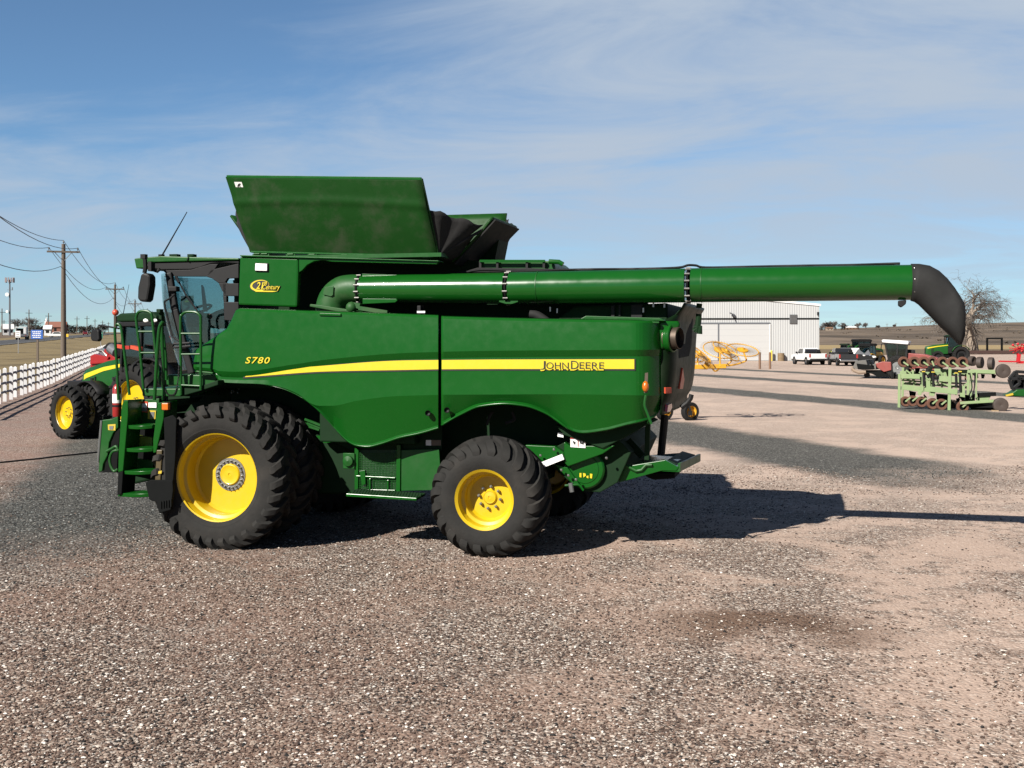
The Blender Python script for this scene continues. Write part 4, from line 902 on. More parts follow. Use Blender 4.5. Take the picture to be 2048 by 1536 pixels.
# mirror on its arm
obj('mirror_arm', MB().tube([P(x, y, -1.25) for x, y in ((288, 511), (290, 520), (291, 535), (289, 546))], .03, 8).box(P(288, 513, -1.25), (.07, .07, .06)).tube([P(x, y, -1.15) for x, y in ((291, 530), (300, 532), (306, 540), (315, 543), (320, 538))], .022, 8).box(P(303, 533, -1.2), (.05, .1, .13)), m_black, CAB, 40)
mr = [(281, 548), (287, 545.5), (295, 547), (300, 552), (300, 570), (295, 601), (290, 604), (279, 603), (274, 597), (275, 575)]
obj('mirror', MB().prism([P(x, y, -1.33) for x, y in mr], (0, .16, 0)), m_black, CAB, 0, bevel=.035)
obj('near_mirror_arm', MB().tube([P(x, y, -1.12) for x, y in ((350, 588), (341, 596), (329, 603), (330, 615), (344, 672), (352, 678), (358, 682))], .014, 6), m_black, CAB)
gl_ = [(329, 603), (340, 594), (345, 594), (356, 682), (350, 680), (343, 671)]
obj('door_grip', MB().tube([P(x, y, -1.12) for x, y in ((347, 688), (380, 686), (382, 692), (347, 695), (347, 688))], .018, 6), m_black, CAB)
obj('corner_lamp', MB().ball(P(304, 570, -.2), .05), m_black, CAB) if False else None
obj('antenna', MB().tube([P(323, 513, -.4), P(374, 424, -.4)], [.012, .006], 6).cyl(P(323, 514, -.4), P(323, 509, -.4), .045), m_black, CAB)
pieces('roof_fitting', MB().box(P(350, 511.5, -.7), (.12, .1, .04)).box(P(384, 511.5, -.7), (.09, .1, .04)).tube([P(374, 521, VC - .01), P(376, 516, VC - .01), P(387, 511.5, VC + .1)], .012, 5), m_dkgreen, CAB)

# access platform
PL = part('platform', CB)
obj('platform_deck', MB().prism([P(x, y, -1.95) for x, y in ((284, 777), (361, 777), (361, 793), (284, 792))], (0, .9, 0)), m_green2, PL, 0, bevel=.012)
obj('platform_deck', MB().prism([P(x, y, -1.62) for x, y in ((332, 749.5), (436, 750), (428, 772), (332, 770))], (0, .5, 0)), m_green2, PL, 0, bevel=.012)
pieces('platform_beam', MB().prism([P(x, y, -1.9) for x, y in ((361, 772), (401, 772), (436, 760), (436, 770), (400, 782), (361, 793))], (0, .3, 0)).prism([P(x, y, -1.5) for x, y in ((395, 745), (440, 748), (440, 768), (395, 762))], (0, .3, 0)), m_dkgreen, PL, 0, bevel=.01)
obj('platform_bracket', MB().prism([P(x, y, -1.62) for x, y in ((328, 800), (380, 796), (370, 806), (355, 812), (345, 826), (330, 826))], (0, .35, 0)), m_dkgreen, PL, 0, bevel=.01)
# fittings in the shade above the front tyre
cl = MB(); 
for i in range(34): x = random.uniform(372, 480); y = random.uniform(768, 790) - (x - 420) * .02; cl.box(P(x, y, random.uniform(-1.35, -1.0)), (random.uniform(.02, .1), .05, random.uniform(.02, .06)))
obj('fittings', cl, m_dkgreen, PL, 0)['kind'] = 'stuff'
cl = MB()
for i in range(9): cl.ball(P(random.uniform(380, 482), random.uniform(770, 786), -1.38), .014, 6, 4)
obj('bolt', cl, m_zinc, PL)
# handrails
RV = -2.05
def rail(pts, v, r=.018, close=False): return MB().tube(spline([P(x, y, v) for x, y in pts], 6), r, 10)
HR = part('handrails', CB)
obj('handrail', rail([(237, 800), (234, 740), (230, 670), (230, 656), (234, 648.5), (239, 650), (243, 661), (250, 715), (259, 790)], RV - .1), m_rail_g, HR)
b = rail([(287, 778), (281, 710), (273, 645), (273, 633), (277, 624.5), (284, 622), (293, 622), (300, 625), (304, 634), (309, 680), (312, 705), (320, 770)], RV + .05)
b.join(rail([(277, 663), (307, 663)], RV + .05, .014)).join(rail([(281, 705.5), (311, 705.5)], RV + .05, .014))
obj('handrail', b, m_rail_g, HR)
obj('handrail', rail([(309, 800), (313, 730), (318, 662), (323, 648), (326, 643)], RV - .02, .022).join(rail([(326, 643), (323, 655), (326, 720), (327, 800)], RV + .12, .022)), m_rail_g, HR)
d_ = rail([(362, 790), (361.5, 720), (361, 640), (364, 630), (371, 624.5), (382, 623.5), (393, 625), (400, 632), (401.5, 645), (401.5, 780)], -1.93)
d_.join(rail([(361, 667), (401, 667)], -1.93, .014)).join(rail([(361, 708.5), (401, 708)], -1.93, .014)).join(rail([(361, 770), (401, 772)], -1.93, .014))
obj('handrail', d_, m_rail_g, HR)
obj('handrail', rail([(333, 760), (331, 710), (326, 668)], -1.7, .02), m_rail_g, HR)
cp = MB(); pts = spline([P(x, y, -1.96) for x, y in ((328, 770), (333, 785), (340, 790), (350, 786), (356, 760), (358, 730))], 10)
for i, p in enumerate(pts[:-1]): cp.beam(p, lerp(p, pts[i + 1], .85), .018 if i % 2 else .008, .008 if i % 2 else .018)
obj('safety_chain', cp, m_black, HR, 0)
obj('lamp_mast', MB().prism([P(x, y, RV + .2) for x, y in ((317, 622), (323, 622), (323, 700), (318, 700))], (0, .06, 0)).box(P(320, 622, RV + .2), (.055, .09, .05)), m_dkgreen, HR, 0, bevel=.006)
obj('side_mirror_post', MB().tube([P(231, 655, RV - .1), P(231, 632, RV - .1)], .02, 8), m_exh, HR)
obj('beacon', MB().ball(P(231, 625, RV - .1), .042, 12, 8), m_reflector, HR)
# ladder
LD = part('ladder', CB); LV = -2.32
obj('stringer', MB().prism([P(x, y, LV) for x, y in ((243, 812), (247, 801), (256, 800), (256, 830), (246, 942), (236, 945), (237, 905))], (0, .32, 0)), m_green, LD, 0, bevel=.01)
obj('stringer', MB().prism([P(x, y, LV) for x, y in ((315, 806), (329, 803), (327, 838), (312, 905), (306, 906), (306, 880)) ], (0, .32, 0)), m_green, LD, 0, bevel=.01)
obj('stringer', MB().prism([P(x, y, LV) for x, y in ((236, 945), (246, 942), (243, 988), (234, 990))], (0, .3, 0)), m_dark, LD, 0, bevel=.008)
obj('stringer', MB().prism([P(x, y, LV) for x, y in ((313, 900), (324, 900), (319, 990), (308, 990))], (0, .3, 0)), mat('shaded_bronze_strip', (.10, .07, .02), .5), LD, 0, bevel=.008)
pieces('stringer_mark', MB().prism([P(x, y, LV - .004) for x, y in ((314, 943), (324, 941), (323, 947), (313, 948))], (0, -.003, 0)).prism([P(x, y, LV - .004) for x, y in ((309, 987), (322, 985), (321, 991), (308, 992))], (0, -.003, 0)), m_label_y, LD, 0)
for i, (x0, x1, y0) in enumerate(((249, 305, 848), (246, 306, 894), (241, 308, 939), (236, 309, 984))):
    rows_ = []
    for k in range(13):
        x = lerp(x0, x1, k / 12); b = math.sin(PI * k / 12)
        a = P(x, y0 + 2 + b * 1.5, LV + .04 - .05 * b); d = P(x, y0 + 9 + b * 2.0, LV + .05 - .05 * b)
        rows_.append([a, a + V((0, .22 + .05 * b, .012)), d + V((0, .22 + .05 * b, .0)), d])
    mb = MB().grid(rows_, 0, True); n = len(mb.v); mb.f += [[0, 1, 2, 3], [n - 4, n - 3, n - 2, n - 1]]; mb.m += [0, 0]
    obj('step', mb, m_green, LD, 30, bevel=.006)
pieces('ladder_back', MB().prism([P(x, y, LV + .36) for x, y in ((274, 800), (318, 797), (318, 848), (274, 850))], (0, .06, 0)).prism([P(x, y, LV + .36) for x, y in ((263, 916), (306, 921), (306, 940), (263, 939))], (0, .06, 0)), m_green2, LD, 0, bevel=.006)
obj('fluid_tank', MB().prism([P(x, y, LV + .34) for x, y in ((271, 871), (304, 875), (304, 894), (271, 893))], (0, .1, 0)), mat('yellow_green_plastic', (.28, .36, .03), .5, var=.5, vs=12), LD, 0, bevel=.006)
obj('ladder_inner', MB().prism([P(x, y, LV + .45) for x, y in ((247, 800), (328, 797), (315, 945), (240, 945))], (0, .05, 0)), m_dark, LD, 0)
def lbl(pix, v, mt, nm, par=LD): return obj(nm, MB().prism([P(x, y, v) for x, y in pix], (0, -.004, 0)), mt, par, 0)
lv = LV + .35
lbl(((280.5, 803), (295.5, 803), (295.5, 825), (280.5, 824)), lv, m_reflector, 'warning_label_edge'); lbl(((282, 807), (294, 807), (294, 815), (282, 815)), lv - .006, m_white, 'warning_label'); lbl(((282, 815.5), (294, 815.5), (293.5, 823), (282, 822.5)), lv - .006, m_galv, 'warning_label')
lbl(((297, 805), (313, 805), (313, 815.5), (297, 815)), lv, m_white, 'warning_label')
lbl(((296, 820.5), (312, 821), (311, 838), (296, 838)), lv, m_label_y, 'warning_label_edge'); lbl(((300, 824), (309, 824), (308, 837), (300, 837)), lv - .006, m_galv, 'warning_label')
obj('marker_lamp', MB().bb(P(323, 820, LV - .06), P(341, 806, LV + .0)), m_orange, LD, 0, bevel=.008)
obj('marker_lamp_case', MB().bb(P(321, 821.5, LV - .0), P(344, 804, LV + .1)), m_black, LD, 0, bevel=.006)
# front frame plate beside the ladder, hose loop, flaps by the tyre
FP = part('front_frame', CB)
fpv = -2.0
obj('frame_plate', MB().prism([P(x, y, fpv) for x, y in ((204, 840), (223, 838), (236, 832), (236, 855), (226, 866), (218, 885), (215, 910), (206, 928), (204, 942), (197, 945), (199, 900))], (0, .06, 0)), m_green2, FP, 0, bevel=.008)
obj('frame_edge', MB().tube([P(x, y, fpv) for x, y in ((203, 841), (198, 900), (196, 925))], .016, 6), m_galv, FP)
lbl(((216, 849), (231.5, 848), (231, 861), (216.5, 860)), fpv - .004, m_label_y, 'warning_label', FP); lbl(((219, 852), (227, 852), (226, 859), (219, 858.5)), fpv - .01, m_galv, 'warning_label', FP)
obj('cable_guide', MB().tube(spline([P(x, y, fpv - .05) for x, y in ((213, 903), (224, 897), (232, 893), (236, 900))]), .02, 8).tube(spline([P(x, y, fpv - .05) for x, y in ((238, 900), (226, 903), (220, 915), (221, 930), (228, 942), (236, 938))]), .018, 8), m_green2, FP)
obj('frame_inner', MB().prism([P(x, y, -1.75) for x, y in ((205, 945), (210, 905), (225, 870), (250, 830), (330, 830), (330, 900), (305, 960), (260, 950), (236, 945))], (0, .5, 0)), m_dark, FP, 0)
obj('frame_cap', MB().bb(P(206, 838, -2.0), P(223, 831, -1.8)), m_black, FP, 0)
obj('mud_flap', MB().prism([P(x, y, -2.38) for x, y in ((327, 836), (345, 830), (353, 838), (352, 860), (351, 905), (350, 925), (346, 963), (343, 1018), (333, 1022), (332, 1000), (330, 960), (329, 900))], (0, .03, 0)), m_dark, FP, 0, bevel=.01)
obj('mud_flap', MB().prism([P(x, y, -2.40) for x, y in ((290, 965), (300, 960), (345, 961), (346, 980), (341, 1020), (318, 1027), (312, 1004), (298, 1000))], (0, .05, 0)), m_dark, FP, 0, bevel=.01)
hl = MB()
for i in range(5): hl.box(P(322 + 5 * i, 1010 - i, -2.41), (.012, .01, .09))
obj('flap_slots', hl, m_dark, FP, 0)
obj('lower_lamp', MB().ball(P(331, 846, -2.0), .05, 10, 6, 0, (1.3, .8, .7)), m_steel, FP)
# fire extinguisher hung on the rail
ev = RV - .03
ex_ = thing('fire_extinguisher', 'red fire extinguisher with white label strapped to the combine ladder rail', 'extinguisher', CF.o + CF.u * P(234, 826, ev).x + CF.v * ev + V((0, 0, P(234, 833, ev).z)), CF.yaw)
hh = P(234, 768, ev).z - P(234, 833, ev).z
obj('cylinder', MB().lathe([(.002, 0), (.05, 0), (.056, .02), (.056, hh * .86), (.04, hh * .95), (.018, hh)], (0, 0, 0), (0, 0, 1), 24), m_red, ex_, 40)
obj('label', MB().lathe([(.0572, hh * .42), (.0572, hh * .7)], (0, 0, 0), (0, 0, 1), 24), m_white, ex_, 40)
obj('valve', MB().cyl((0, 0, hh), (0, 0, hh + .05), .018).box((.03, 0, hh + .05), (.1, .02, .02)), m_black, ex_, 0)
obj('strap', MB().lathe([(.059, hh * .3), (.06, hh * .36)], (0, 0, 0), (0, 0, 1), 24), m_black, ex_, 40)
# ------------------------------------------------------------------ left side: fence, verge, poles, road traffic
def gp(x, y, up=0): return V((x, y, gz(x, y) + up))
def fpt(s, d=0): return gp(*opt(s, d))
m_vinyl = mat('white_vinyl', (1.25, 1.24, 1.23), .5, var=.03, vs=2)
m_rail = mat('weathered_grey_pipe', (.22, .20, .23), .7, var=.15)
m_wood = mat('weathered_pole_wood', (.20, .155, .12), .9, var=.25, vs=5, bump=.4, bs=30)
m_wire = mat('aluminium_wire', (.22, .23, .25), .6)
m_twig = mat('bare_twig', (.20, .16, .13), .95, var=.2, vs=2)
m_bark = mat('grey_bark', (.34, .29, .245), .95, var=.3, vs=2, bump=.6, bs=12)
m_dkwood = mat('dark_shrub', (.075, .07, .05), .95, var=.4, vs=2)
m_metal = mat('grey_sign_post', (.40, .40, .40), .5, .5)
m_blue = mat('blue_sign_face', (.03, .16, .62), .5)
m_gsign = mat('green_sign_face', (.02, .30, .18), .5)
m_carwhite = mat('white_car_paint', (1.15, 1.15, 1.13), .3, var=.03, coat=.5)
m_carblack = mat('black_car_paint', (.03, .032, .036), .22, var=.05, coat=.6)
m_carred = mat('dark_red_car_paint', (.25, .02, .03), .3, coat=.5)
m_cargrey = mat('grey_car_paint', (.20, .21, .23), .35, coat=.3)
m_chrome = mat('chrome', (1.1, 1.1, 1.1), .2, 1.0, var=.02)
m_brick = mat('red_brick', (.36, .15, .10), .9)
m_roofd = mat('dark_roof', (.13, .10, .09), .9)
m_hwhite = mat('white_siding', (1.1, 1.1, 1.08), .6, var=.03)

fence = thing('fence', 'white post fence with three grey rails along the dry verge', 'fence', fpt(0))
fo = fence.location
FL = [fpt(-9 + 1.34 * i) for i in range(70)]
ph = mesh('post', MB().box((0, 0, .71), (.12, .15, 1.42)).add([(-.06, -.075, 1.42), (.06, -.075, 1.42), (.06, .075, 1.42), (-.06, .075, 1.42), (0, 0, 1.47)], [(0, 1, 4), (1, 2, 4), (2, 3, 4), (3, 0, 4)]), m_vinyl, 0)
for i, p in enumerate(FL):
    o = bpy.data.objects.new('post', ph); COL.objects.link(o); o.parent = fence
    off = FN * (.02 if i % 2 else -.02) + FD * random.uniform(-.16, .16)
    o.location = p - fo + off; o.rotation_euler = (0, 0, math.atan2(FD.y, FD.x) + random.uniform(-.06, .06)); o.scale = (1, 1, random.uniform(.97, 1.03))
for h in (.42, .80, 1.18):
    obj('rail', MB().tube([p - fo + V((0, 0, h + .02 * math.sin(i * 2.1))) for i, p in enumerate(FL)], .055, 8), m_rail, fence, 60)

def far_h(px, base_py, Y): return at(px, base_py, Y)
# utility poles
def utility_pole(x, y, h, label, r=.17, arm=2.4, arm_h=.62, brace=True, yaw=None):
    g = gp(x, y); t_ = thing('utility_pole', label, 'utility pole', g, math.atan2(FD.y, FD.x) - PI / 2 if yaw is None else yaw, 'wooden utility poles along the road')
    obj('pole', MB().tube([(0, 0, -.3), (0, 0, h * .5), (0, 0, h)], [r * 1.1, r * .95, r * .72], 12), m_wood, t_, 50)
    obj('crossarm', MB().box((0, -.15, h - arm_h), (arm, .1, .14)), m_wood, t_, 0)
    if brace: obj('brace', MB().beam((-.62, -.15, h - arm_h - .05), (0, -.12, h - arm_h - .75), .03, .05).beam((.62, -.15, h - arm_h - .05), (0, -.12, h - arm_h - .75), .03, .05), m_metal, t_, 0)
    for sx in (-1.05, 1.05): obj('insulator', MB().lathe([(.02, 0), (.03, .1), (.07, .13), (.075, .2), (.03, .28)], (sx * arm / 2.4, -.15, h - arm_h + .07), (0, 0, 1), 10), m_cargrey, t_, 40)
    obj('insulator', MB().lathe([(.02, 0), (.03, .1), (.07, .13), (.075, .2), (.03, .28)], (0, 0, h), (0, 0, 1), 10), m_cargrey, t_, 40)
    return t_
def pole_at(px, top_py, Y):
    x = (px - 1024) / FO * Y; top = HC + (HZ - top_py) / FO * Y; return x, Y * KY, top - gz(x, Y * KY)
PO = [pole_at(127, 488, 60), pole_at(230, 569, 102), pole_at(270, 601, 143), pole_at(295, 619, 184)]
dX = PO[1][0] - PO[0][0]; dY = PO[1][1] - PO[0][1]
PO = [(PO[0][0] - dX, PO[0][1] - dY, PO[0][2])] + PO + [(PO[3][0] - 17, PO[3][1] + 42 * KY, 9)]
labs = [None, 'tall wooden utility pole rising just behind the white fence', 'second wooden utility pole, seen beside the combine cab mirror', 'third utility pole in the line, showing over the green tractor roof', 'fourth and smallest pole of the roadside line, beside the combine cab', None]
for i, (x, y, h) in enumerate(PO):
    if labs[i]: utility_pole(x, y, h, labs[i], .2 if i == 1 else .17)
pyaw = math.atan2(FD.y, FD.x) - PI / 2; ux = V((math.cos(pyaw), math.sin(pyaw), 0))
for off, dz, sag, lab_ in ((0, .28, 1.3, 'top wire of the power line running over the pole tips'), (-1.05, -.30, 1.5, 'power line wire on the crossarm ends towards the road'), (1.05, -.30, 1.5, 'power line wire on the crossarm ends towards the fence'), (-.2, -1.75, 1.7, 'lowest cable of the power line, hung below the crossarms')):
    pts = []
    for a, b in zip(PO[:-1], PO[1:]):
        A = V((a[0], a[1], gz(a[0], a[1]) + a[2] + dz)) + ux * off; B = V((b[0], b[1], gz(b[0], b[1]) + b[2] + dz)) + ux * off
        for k in range(16): q = k / 16; p = A.lerp(B, q); p.z -= sag * 4 * q * (1 - q); pts.append(p)
    o = obj('power_line', MB().tube(pts, .022, 5), m_wire, None, 60); tag(o, lab_, 'power line', 'power line wires')
# thin poles far across the fields
for i, (px, ty, Y) in enumerate(((4, 617, 300), (58, 619, 320), (97, 626, 330), (94, 637, 420), (154, 633, 400), (174, 632, 410), (190, 638, 470), (205, 641, 500), (217, 644, 540), (8, 640, 420))):
    x, y, h = pole_at(px, ty, Y); g = gp(x, y)
    t_ = thing('distant_pole', ['bare dark power pole standing before the cell tower', 'thin power pole rising from the bare trees by the truck', 'thin power pole beside the white shed over the road', 'shorter pole close beside the white shed pole', 'thin pole above the dark shrubs, first past the tall utility pole', 'thin pole above the dark shrubs, second from the tall utility pole', 'thin pole above the dark shrubs, third from the tall utility pole', 'thin pole above the dark shrubs, fourth from the tall utility pole', 'thin pole above the dark shrubs touching the tractor mirror', 'short thin pole at the photo edge by the white house'][i], 'power pole', g, .9, 'thin power poles far across the fields')
    obj('pole', MB().cyl((0, 0, -1), (0, 0, h), .24, .17, 6), m_wood, t_, 0); obj('crossarm', MB().box((0, 0, h * .86), (3.0, .15, .18)), m_wood, t_, 0)
# cell tower
x, y, h = pole_at(19.5, 554, 300); t_ = thing('cell_tower', 'slim grey cell tower with a crown of antennas and two dishes', 'cell tower', gp(x, y))
obj('mast', MB().cyl((0, 0, -1), (0, 0, h - 1), .42, .28, 8), m_cargrey, t_, 40)
an = MB()
for k in range(12): a = 2 * PI * k / 12; an.box((math.cos(a) * 1.7, math.sin(a) * 1.1, h - 1.2), (.35, .3, 2.0 if k % 2 else 1.5)); an.beam((0, 0, h - 1.3), (math.cos(a) * 1.6, math.sin(a) * 1.0, h - 1.3), .12, .12)
obj('antenna_ring', an, mat('antenna_grey', (.40, .33, .34), .6), t_, 0)
obj('antenna_arm', MB().beam((-1, 0, h * .78), (1.2, 0, h * .78), .15, .15).box((1.0, 0, h * .80), (.3, .3, 1.2)), m_cargrey, t_, 0)
for q, r_ in ((.70, .75), (.41, .55)): obj('dish', MB().lathe([(.01, 0), (r_, .1), (r_, .35), (.01, .4)], (-.7, -.5, h * q), (0, -1, 0), 16), m_hwhite, t_, 40)

# bare trees and shrubs
RMIN = [.008]
def grow(mbs, p, d, ln, r, lev, rnd, maxlev, kids, droop, wob):
    k = 5 if lev < 2 else 4; pts = [p]; rs = [r]; dd = d.copy()
    for i in range(k):
        dd = (dd + V((rnd.uniform(-1, 1), rnd.uniform(-1, 1), rnd.uniform(-1, 1))) * wob + V((0, 0, -droop * lev / maxlev + (.10 if lev < 2 else 0)))).normalized()
        pts.append(pts[-1] + dd * (ln / k)); rs.append(max(r * (1 - .62 * (i + 1) / k), RMIN[0]))
    mbs[0 if lev < 2 else 1].tube(pts, rs, 7 if lev < 2 else (4 if lev < 3 else 3), False)
    if lev >= maxlev: return
    nk = kids[lev]
    for j in range(nk):
        q = (.35 if lev else .42) + (.65 if lev else .58) * (j + rnd.random() * .6) / nk; f = min(q, .99) * k; i = int(f)
        pp = pts[i].lerp(pts[i + 1], f - i); rr = rs[i] * .62 if lev else rs[i] * .55
        ax_, ay = perp((pts[i + 1] - pts[i]).normalized()); a = rnd.uniform(0, 2 * PI) if lev else 2 * PI * j / nk + rnd.uniform(-.5, .5)
        sp_ = rnd.uniform(.55, 1.05) if lev else rnd.uniform(.5, 1.15)
        nd = ((pts[i + 1] - pts[i]).normalized() * math.cos(sp_) + (ax_ * math.cos(a) + ay * math.sin(a)) * math.sin(sp_)).normalized()
        if lev < 2: nd = (nd + V((0, 0, .18))).normalized()
        grow(mbs, pp, nd, ln * rnd.uniform(.5, .78) * (1.05 if lev else .85), rr, lev + 1, rnd, maxlev, kids, droop, wob)
def bare_tree(label, g, h, r, seed, maxlev=4, kids=(6, 5, 5, 4), droop=.12, wob=.22, mats=None, group=None, name='bare_tree', width=1.0, across=None):
    rnd = random.Random(seed); mbs = [MB(), MB()]; RMIN[0] = .017 if g.y < 300 else .00013 * g.y * .75
    grow(mbs, V((0, 0, -.2)), V((rnd.uniform(-.06, .06), 0, 1)), h * .55, r, 0, rnd, maxlev, kids, droop, wob)
    top = max(p[2] for p in mbs[1].v); s = h / top; w0 = max(abs(p[0]) for p in mbs[1].v); wx = across / 2 / w0 if across else s * width; S = M.Diagonal((wx, wx, s, 1))
    for m_ in mbs: m_.tf(S)
    t_ = thing(name, label, 'tree', g, 0, group)
    a, b = mats or (m_bark, m_twig)
    obj('trunk', mbs[0], a, t_, 60, recalc=False, weld=0); obj('crown', mbs[1], b, t_, 0, recalc=False, weld=0)
    return t_
def shrub(label, g, w, h, seed, mt, group=None, n=900, name='shrub'):
    rnd = random.Random(seed); mb = MB(); st = MB()
    st.tube([(0, 0, -.1), (0, 0, h * .6)], [w * .03, w * .015], 5)
    cl = [(rnd.uniform(-.42, .42) * w, rnd.uniform(-.3, .3) * w, rnd.uniform(.25, .75) * h, rnd.uniform(.14, .26) * min(w, h * 1.4)) for _ in range(9)]
    for _ in range(n):
        cx_, cy_, cz_, cr_ = rnd.choice(cl); d = V((rnd.gauss(0, 1), rnd.gauss(0, 1), rnd.gauss(0, 1))).normalized() * cr_ * rnd.random() ** .4
        p = V((cx_, cy_, max(.05, cz_))) + d; p.z = max(p.z, .03 * h); s_ = .035 * w * rnd.uniform(.5, 1.3) + .04
        a = V((rnd.uniform(-1, 1), rnd.uniform(-1, 1), rnd.uniform(-1, 1))).normalized() * s_; b = perp(a.normalized())[0] * s_ * .7
        mb.add([p - a, p + b, p + a, p - b], [(0, 1, 2, 3)])
    t_ = thing(name, label, 'shrub', g, 0, group)
    obj('trunk', st, m_wood, t_, 0); obj('crown', mb, mt, t_, 0, recalc=False, weld=0); return t_
def tree_px(px, base_py, top_py, Y): x = (px - 1024) / FO * Y; return gp(x, Y * KY), HC + (HZ - top_py) / FO * Y - gz(x, Y * KY)
gr_l = 'bare trees across the road'
for i, (px, ty, Y, sd, lab_) in enumerate(((34, 636, 360, 3, 'bare round tree across the road, behind the parked grey truck'), (50, 633, 380, 5, 'tallest bare tree across the road, above the blue sign'), (18, 650, 390, 8, 'low bare tree by the white house across the road'), (66, 648, 390, 9, 'small bare tree just above the blue sign'))):
    g, h = tree_px(px, 0, ty, Y); bare_tree(lab_, g, h, h * .035, sd, 3, (7, 6, 6), .05, .25, (m_wood, mat('far_twig', (.20, .175, .16), .95) if i == 0 else bpy.data.materials['far_twig']), gr_l, width=1.25)
for i, (px, ty, Y, w) in enumerate(((78, 650, 430, 11), (90, 651, 440, 10), (137, 649, 420, 10), (149, 650, 430, 9), (166, 653, 440, 8), (178, 651, 420, 9), (192, 648, 400, 10), (203, 651, 430, 8), (128, 652, 440, 7))):
    g, h = tree_px(px, 0, ty, Y); shrub(['dark evergreen clump between the blue sign and the red brick house', 'dark evergreen clump touching the red brick house', 'dark evergreen clump just past the tall utility pole', 'dark evergreen clump, second past the tall utility pole', 'low dark evergreen clump between two thin poles', 'dark low evergreen clump, third past the tall utility pole', 'tall dark evergreen clump behind the tractor mirror', 'dark evergreen clump ending beside the tractor cab', 'small dark shrub half hidden by the tall utility pole'][i], g, w, max(h, 3), 20 + i, m_dkwood, 'dark evergreens across the road', name='evergreen')
# houses over the road
def house(label, g, w, d, h, rh, mw, mr, yaw=0, wins=3, group=None):
    t_ = thing('house', label, 'house', g, yaw, group)
    obj('wall', MB().bb((-w / 2, -d / 2, -1), (w / 2, d / 2, h)).prism([(-w / 2, -d / 2, h), (-w / 2, d / 2, h), (-w / 2, 0, h + rh)], (w, 0, 0)), mw, t_, 0)
    obj('roof', MB().prism([(-w / 2 - .4, -d / 2 - .5, h - .15), (-w / 2 - .4, 0, h + rh + .12), (-w / 2 - .4, 0, h + rh + .35), (-w / 2 - .4, -d / 2 - .5, h + .08)], (w + .8, 0, 0)).prism([(-w / 2 - .4, d / 2 + .5, h - .15), (-w / 2 - .4, 0, h + rh + .12), (-w / 2 - .4, 0, h + rh + .35), (-w / 2 - .4, d / 2 + .5, h + .08)], (w + .8, 0, 0)), mr, t_, 0)
    for i in range(wins):
        x = w * ((i + .5) / wins - .5); obj('window', MB().bb((x - .6, -d / 2 - .06, h * .4), (x + .6, -d / 2 + .02, h * .8)), m_black, t_, 0)
    return t_
def hpx(px, Y): return gp((px - 1024) / FO * Y, Y * KY)
house('white gabled house at the photo edge by the cell tower', hpx(15, 330), 4.2, 5, 2.6, 1.8, m_hwhite, m_hwhite, .5, 2)
house('red brick house with a pale front among dark trees', hpx(113, 410), 10, 7, 3.6, 2.6, m_brick, m_brick, .2, 3)
house('tiny white shed beside a thin pole across the road', hpx(96, 300), 2.4, 2.4, 2.6, 1.2, m_hwhite, m_hwhite, .2, 1)
t_ = thing('grain_silo', 'slim white silo tip beside a thin pole across the road', 'silo', hpx(93, 420)); obj('silo', MB().lathe([(.9, -1), (.9, 6.5), (.1, 9)], (0, 0, 0), (0, 0, 1), 14), m_hwhite, t_, 40)
# signs
def sign(name, label, px, y0, y1, x0, x1, Y, mt, post_w, post_m, lines=0, lm=None, base_py=None):
    g = hpx(px, Y); a, b = at(x0, y1, Y), at(x1, y0, Y); t_ = thing(name, label, 'road sign', g)
    obj('post', MB().box((0, .08, (a.z - g.z + b.z - g.z) / 4 + .0), (post_w, post_w * .7, (a.z - g.z + b.z - g.z) / 2 + .4)), post_m, t_, 0)
    obj('face', MB().bb((a.x - g.x, -.03, a.z - g.z), (b.x - g.x, .03, b.z - g.z)), mt, t_, 0, bevel=.02)
    hh = b.z - a.z; ww = b.x - a.x; ln = MB()
    for i in range(lines):
        zc = b.z - g.z - hh * (.2 + .62 * i / max(1, lines - 1)); wv = ww * (.38 - .05 * (i % 2)); k = 5
        for j in range(k): ln.bb((a.x - g.x + ww / 2 - wv + 2 * wv * j / k, -.04, zc - hh * .05), (a.x - g.x + ww / 2 - wv + 2 * wv * (j + .72) / k, -.031, zc + hh * .05))
    if lines: obj('sign_lines', ln, lm, t_, 0)
    return t_
sign('road_sign', 'blue highway sign with rows of white wording on a wooden post', 74.5, 660, 678, 62, 86, 64, m_blue, .16, m_wood, 4, m_white)
sign('road_sign', 'small white sign with dark wording on a thin post', 36, 662, 675, 31, 41, 90, m_white, .08, m_metal, 3, m_ink)
sign('road_sign', 'small green road sign on a thin post beside the tractor mirror', 201, 664, 677, 197.5, 205.5, 95, m_gsign, .08, m_metal, 2, m_white)
sign('road_sign', 'small yellow arrow sign across the road', 134, 668, 674, 130, 137, 190, mat('sign_yellow', (1.1, .7, .02), .5), .1, m_metal)

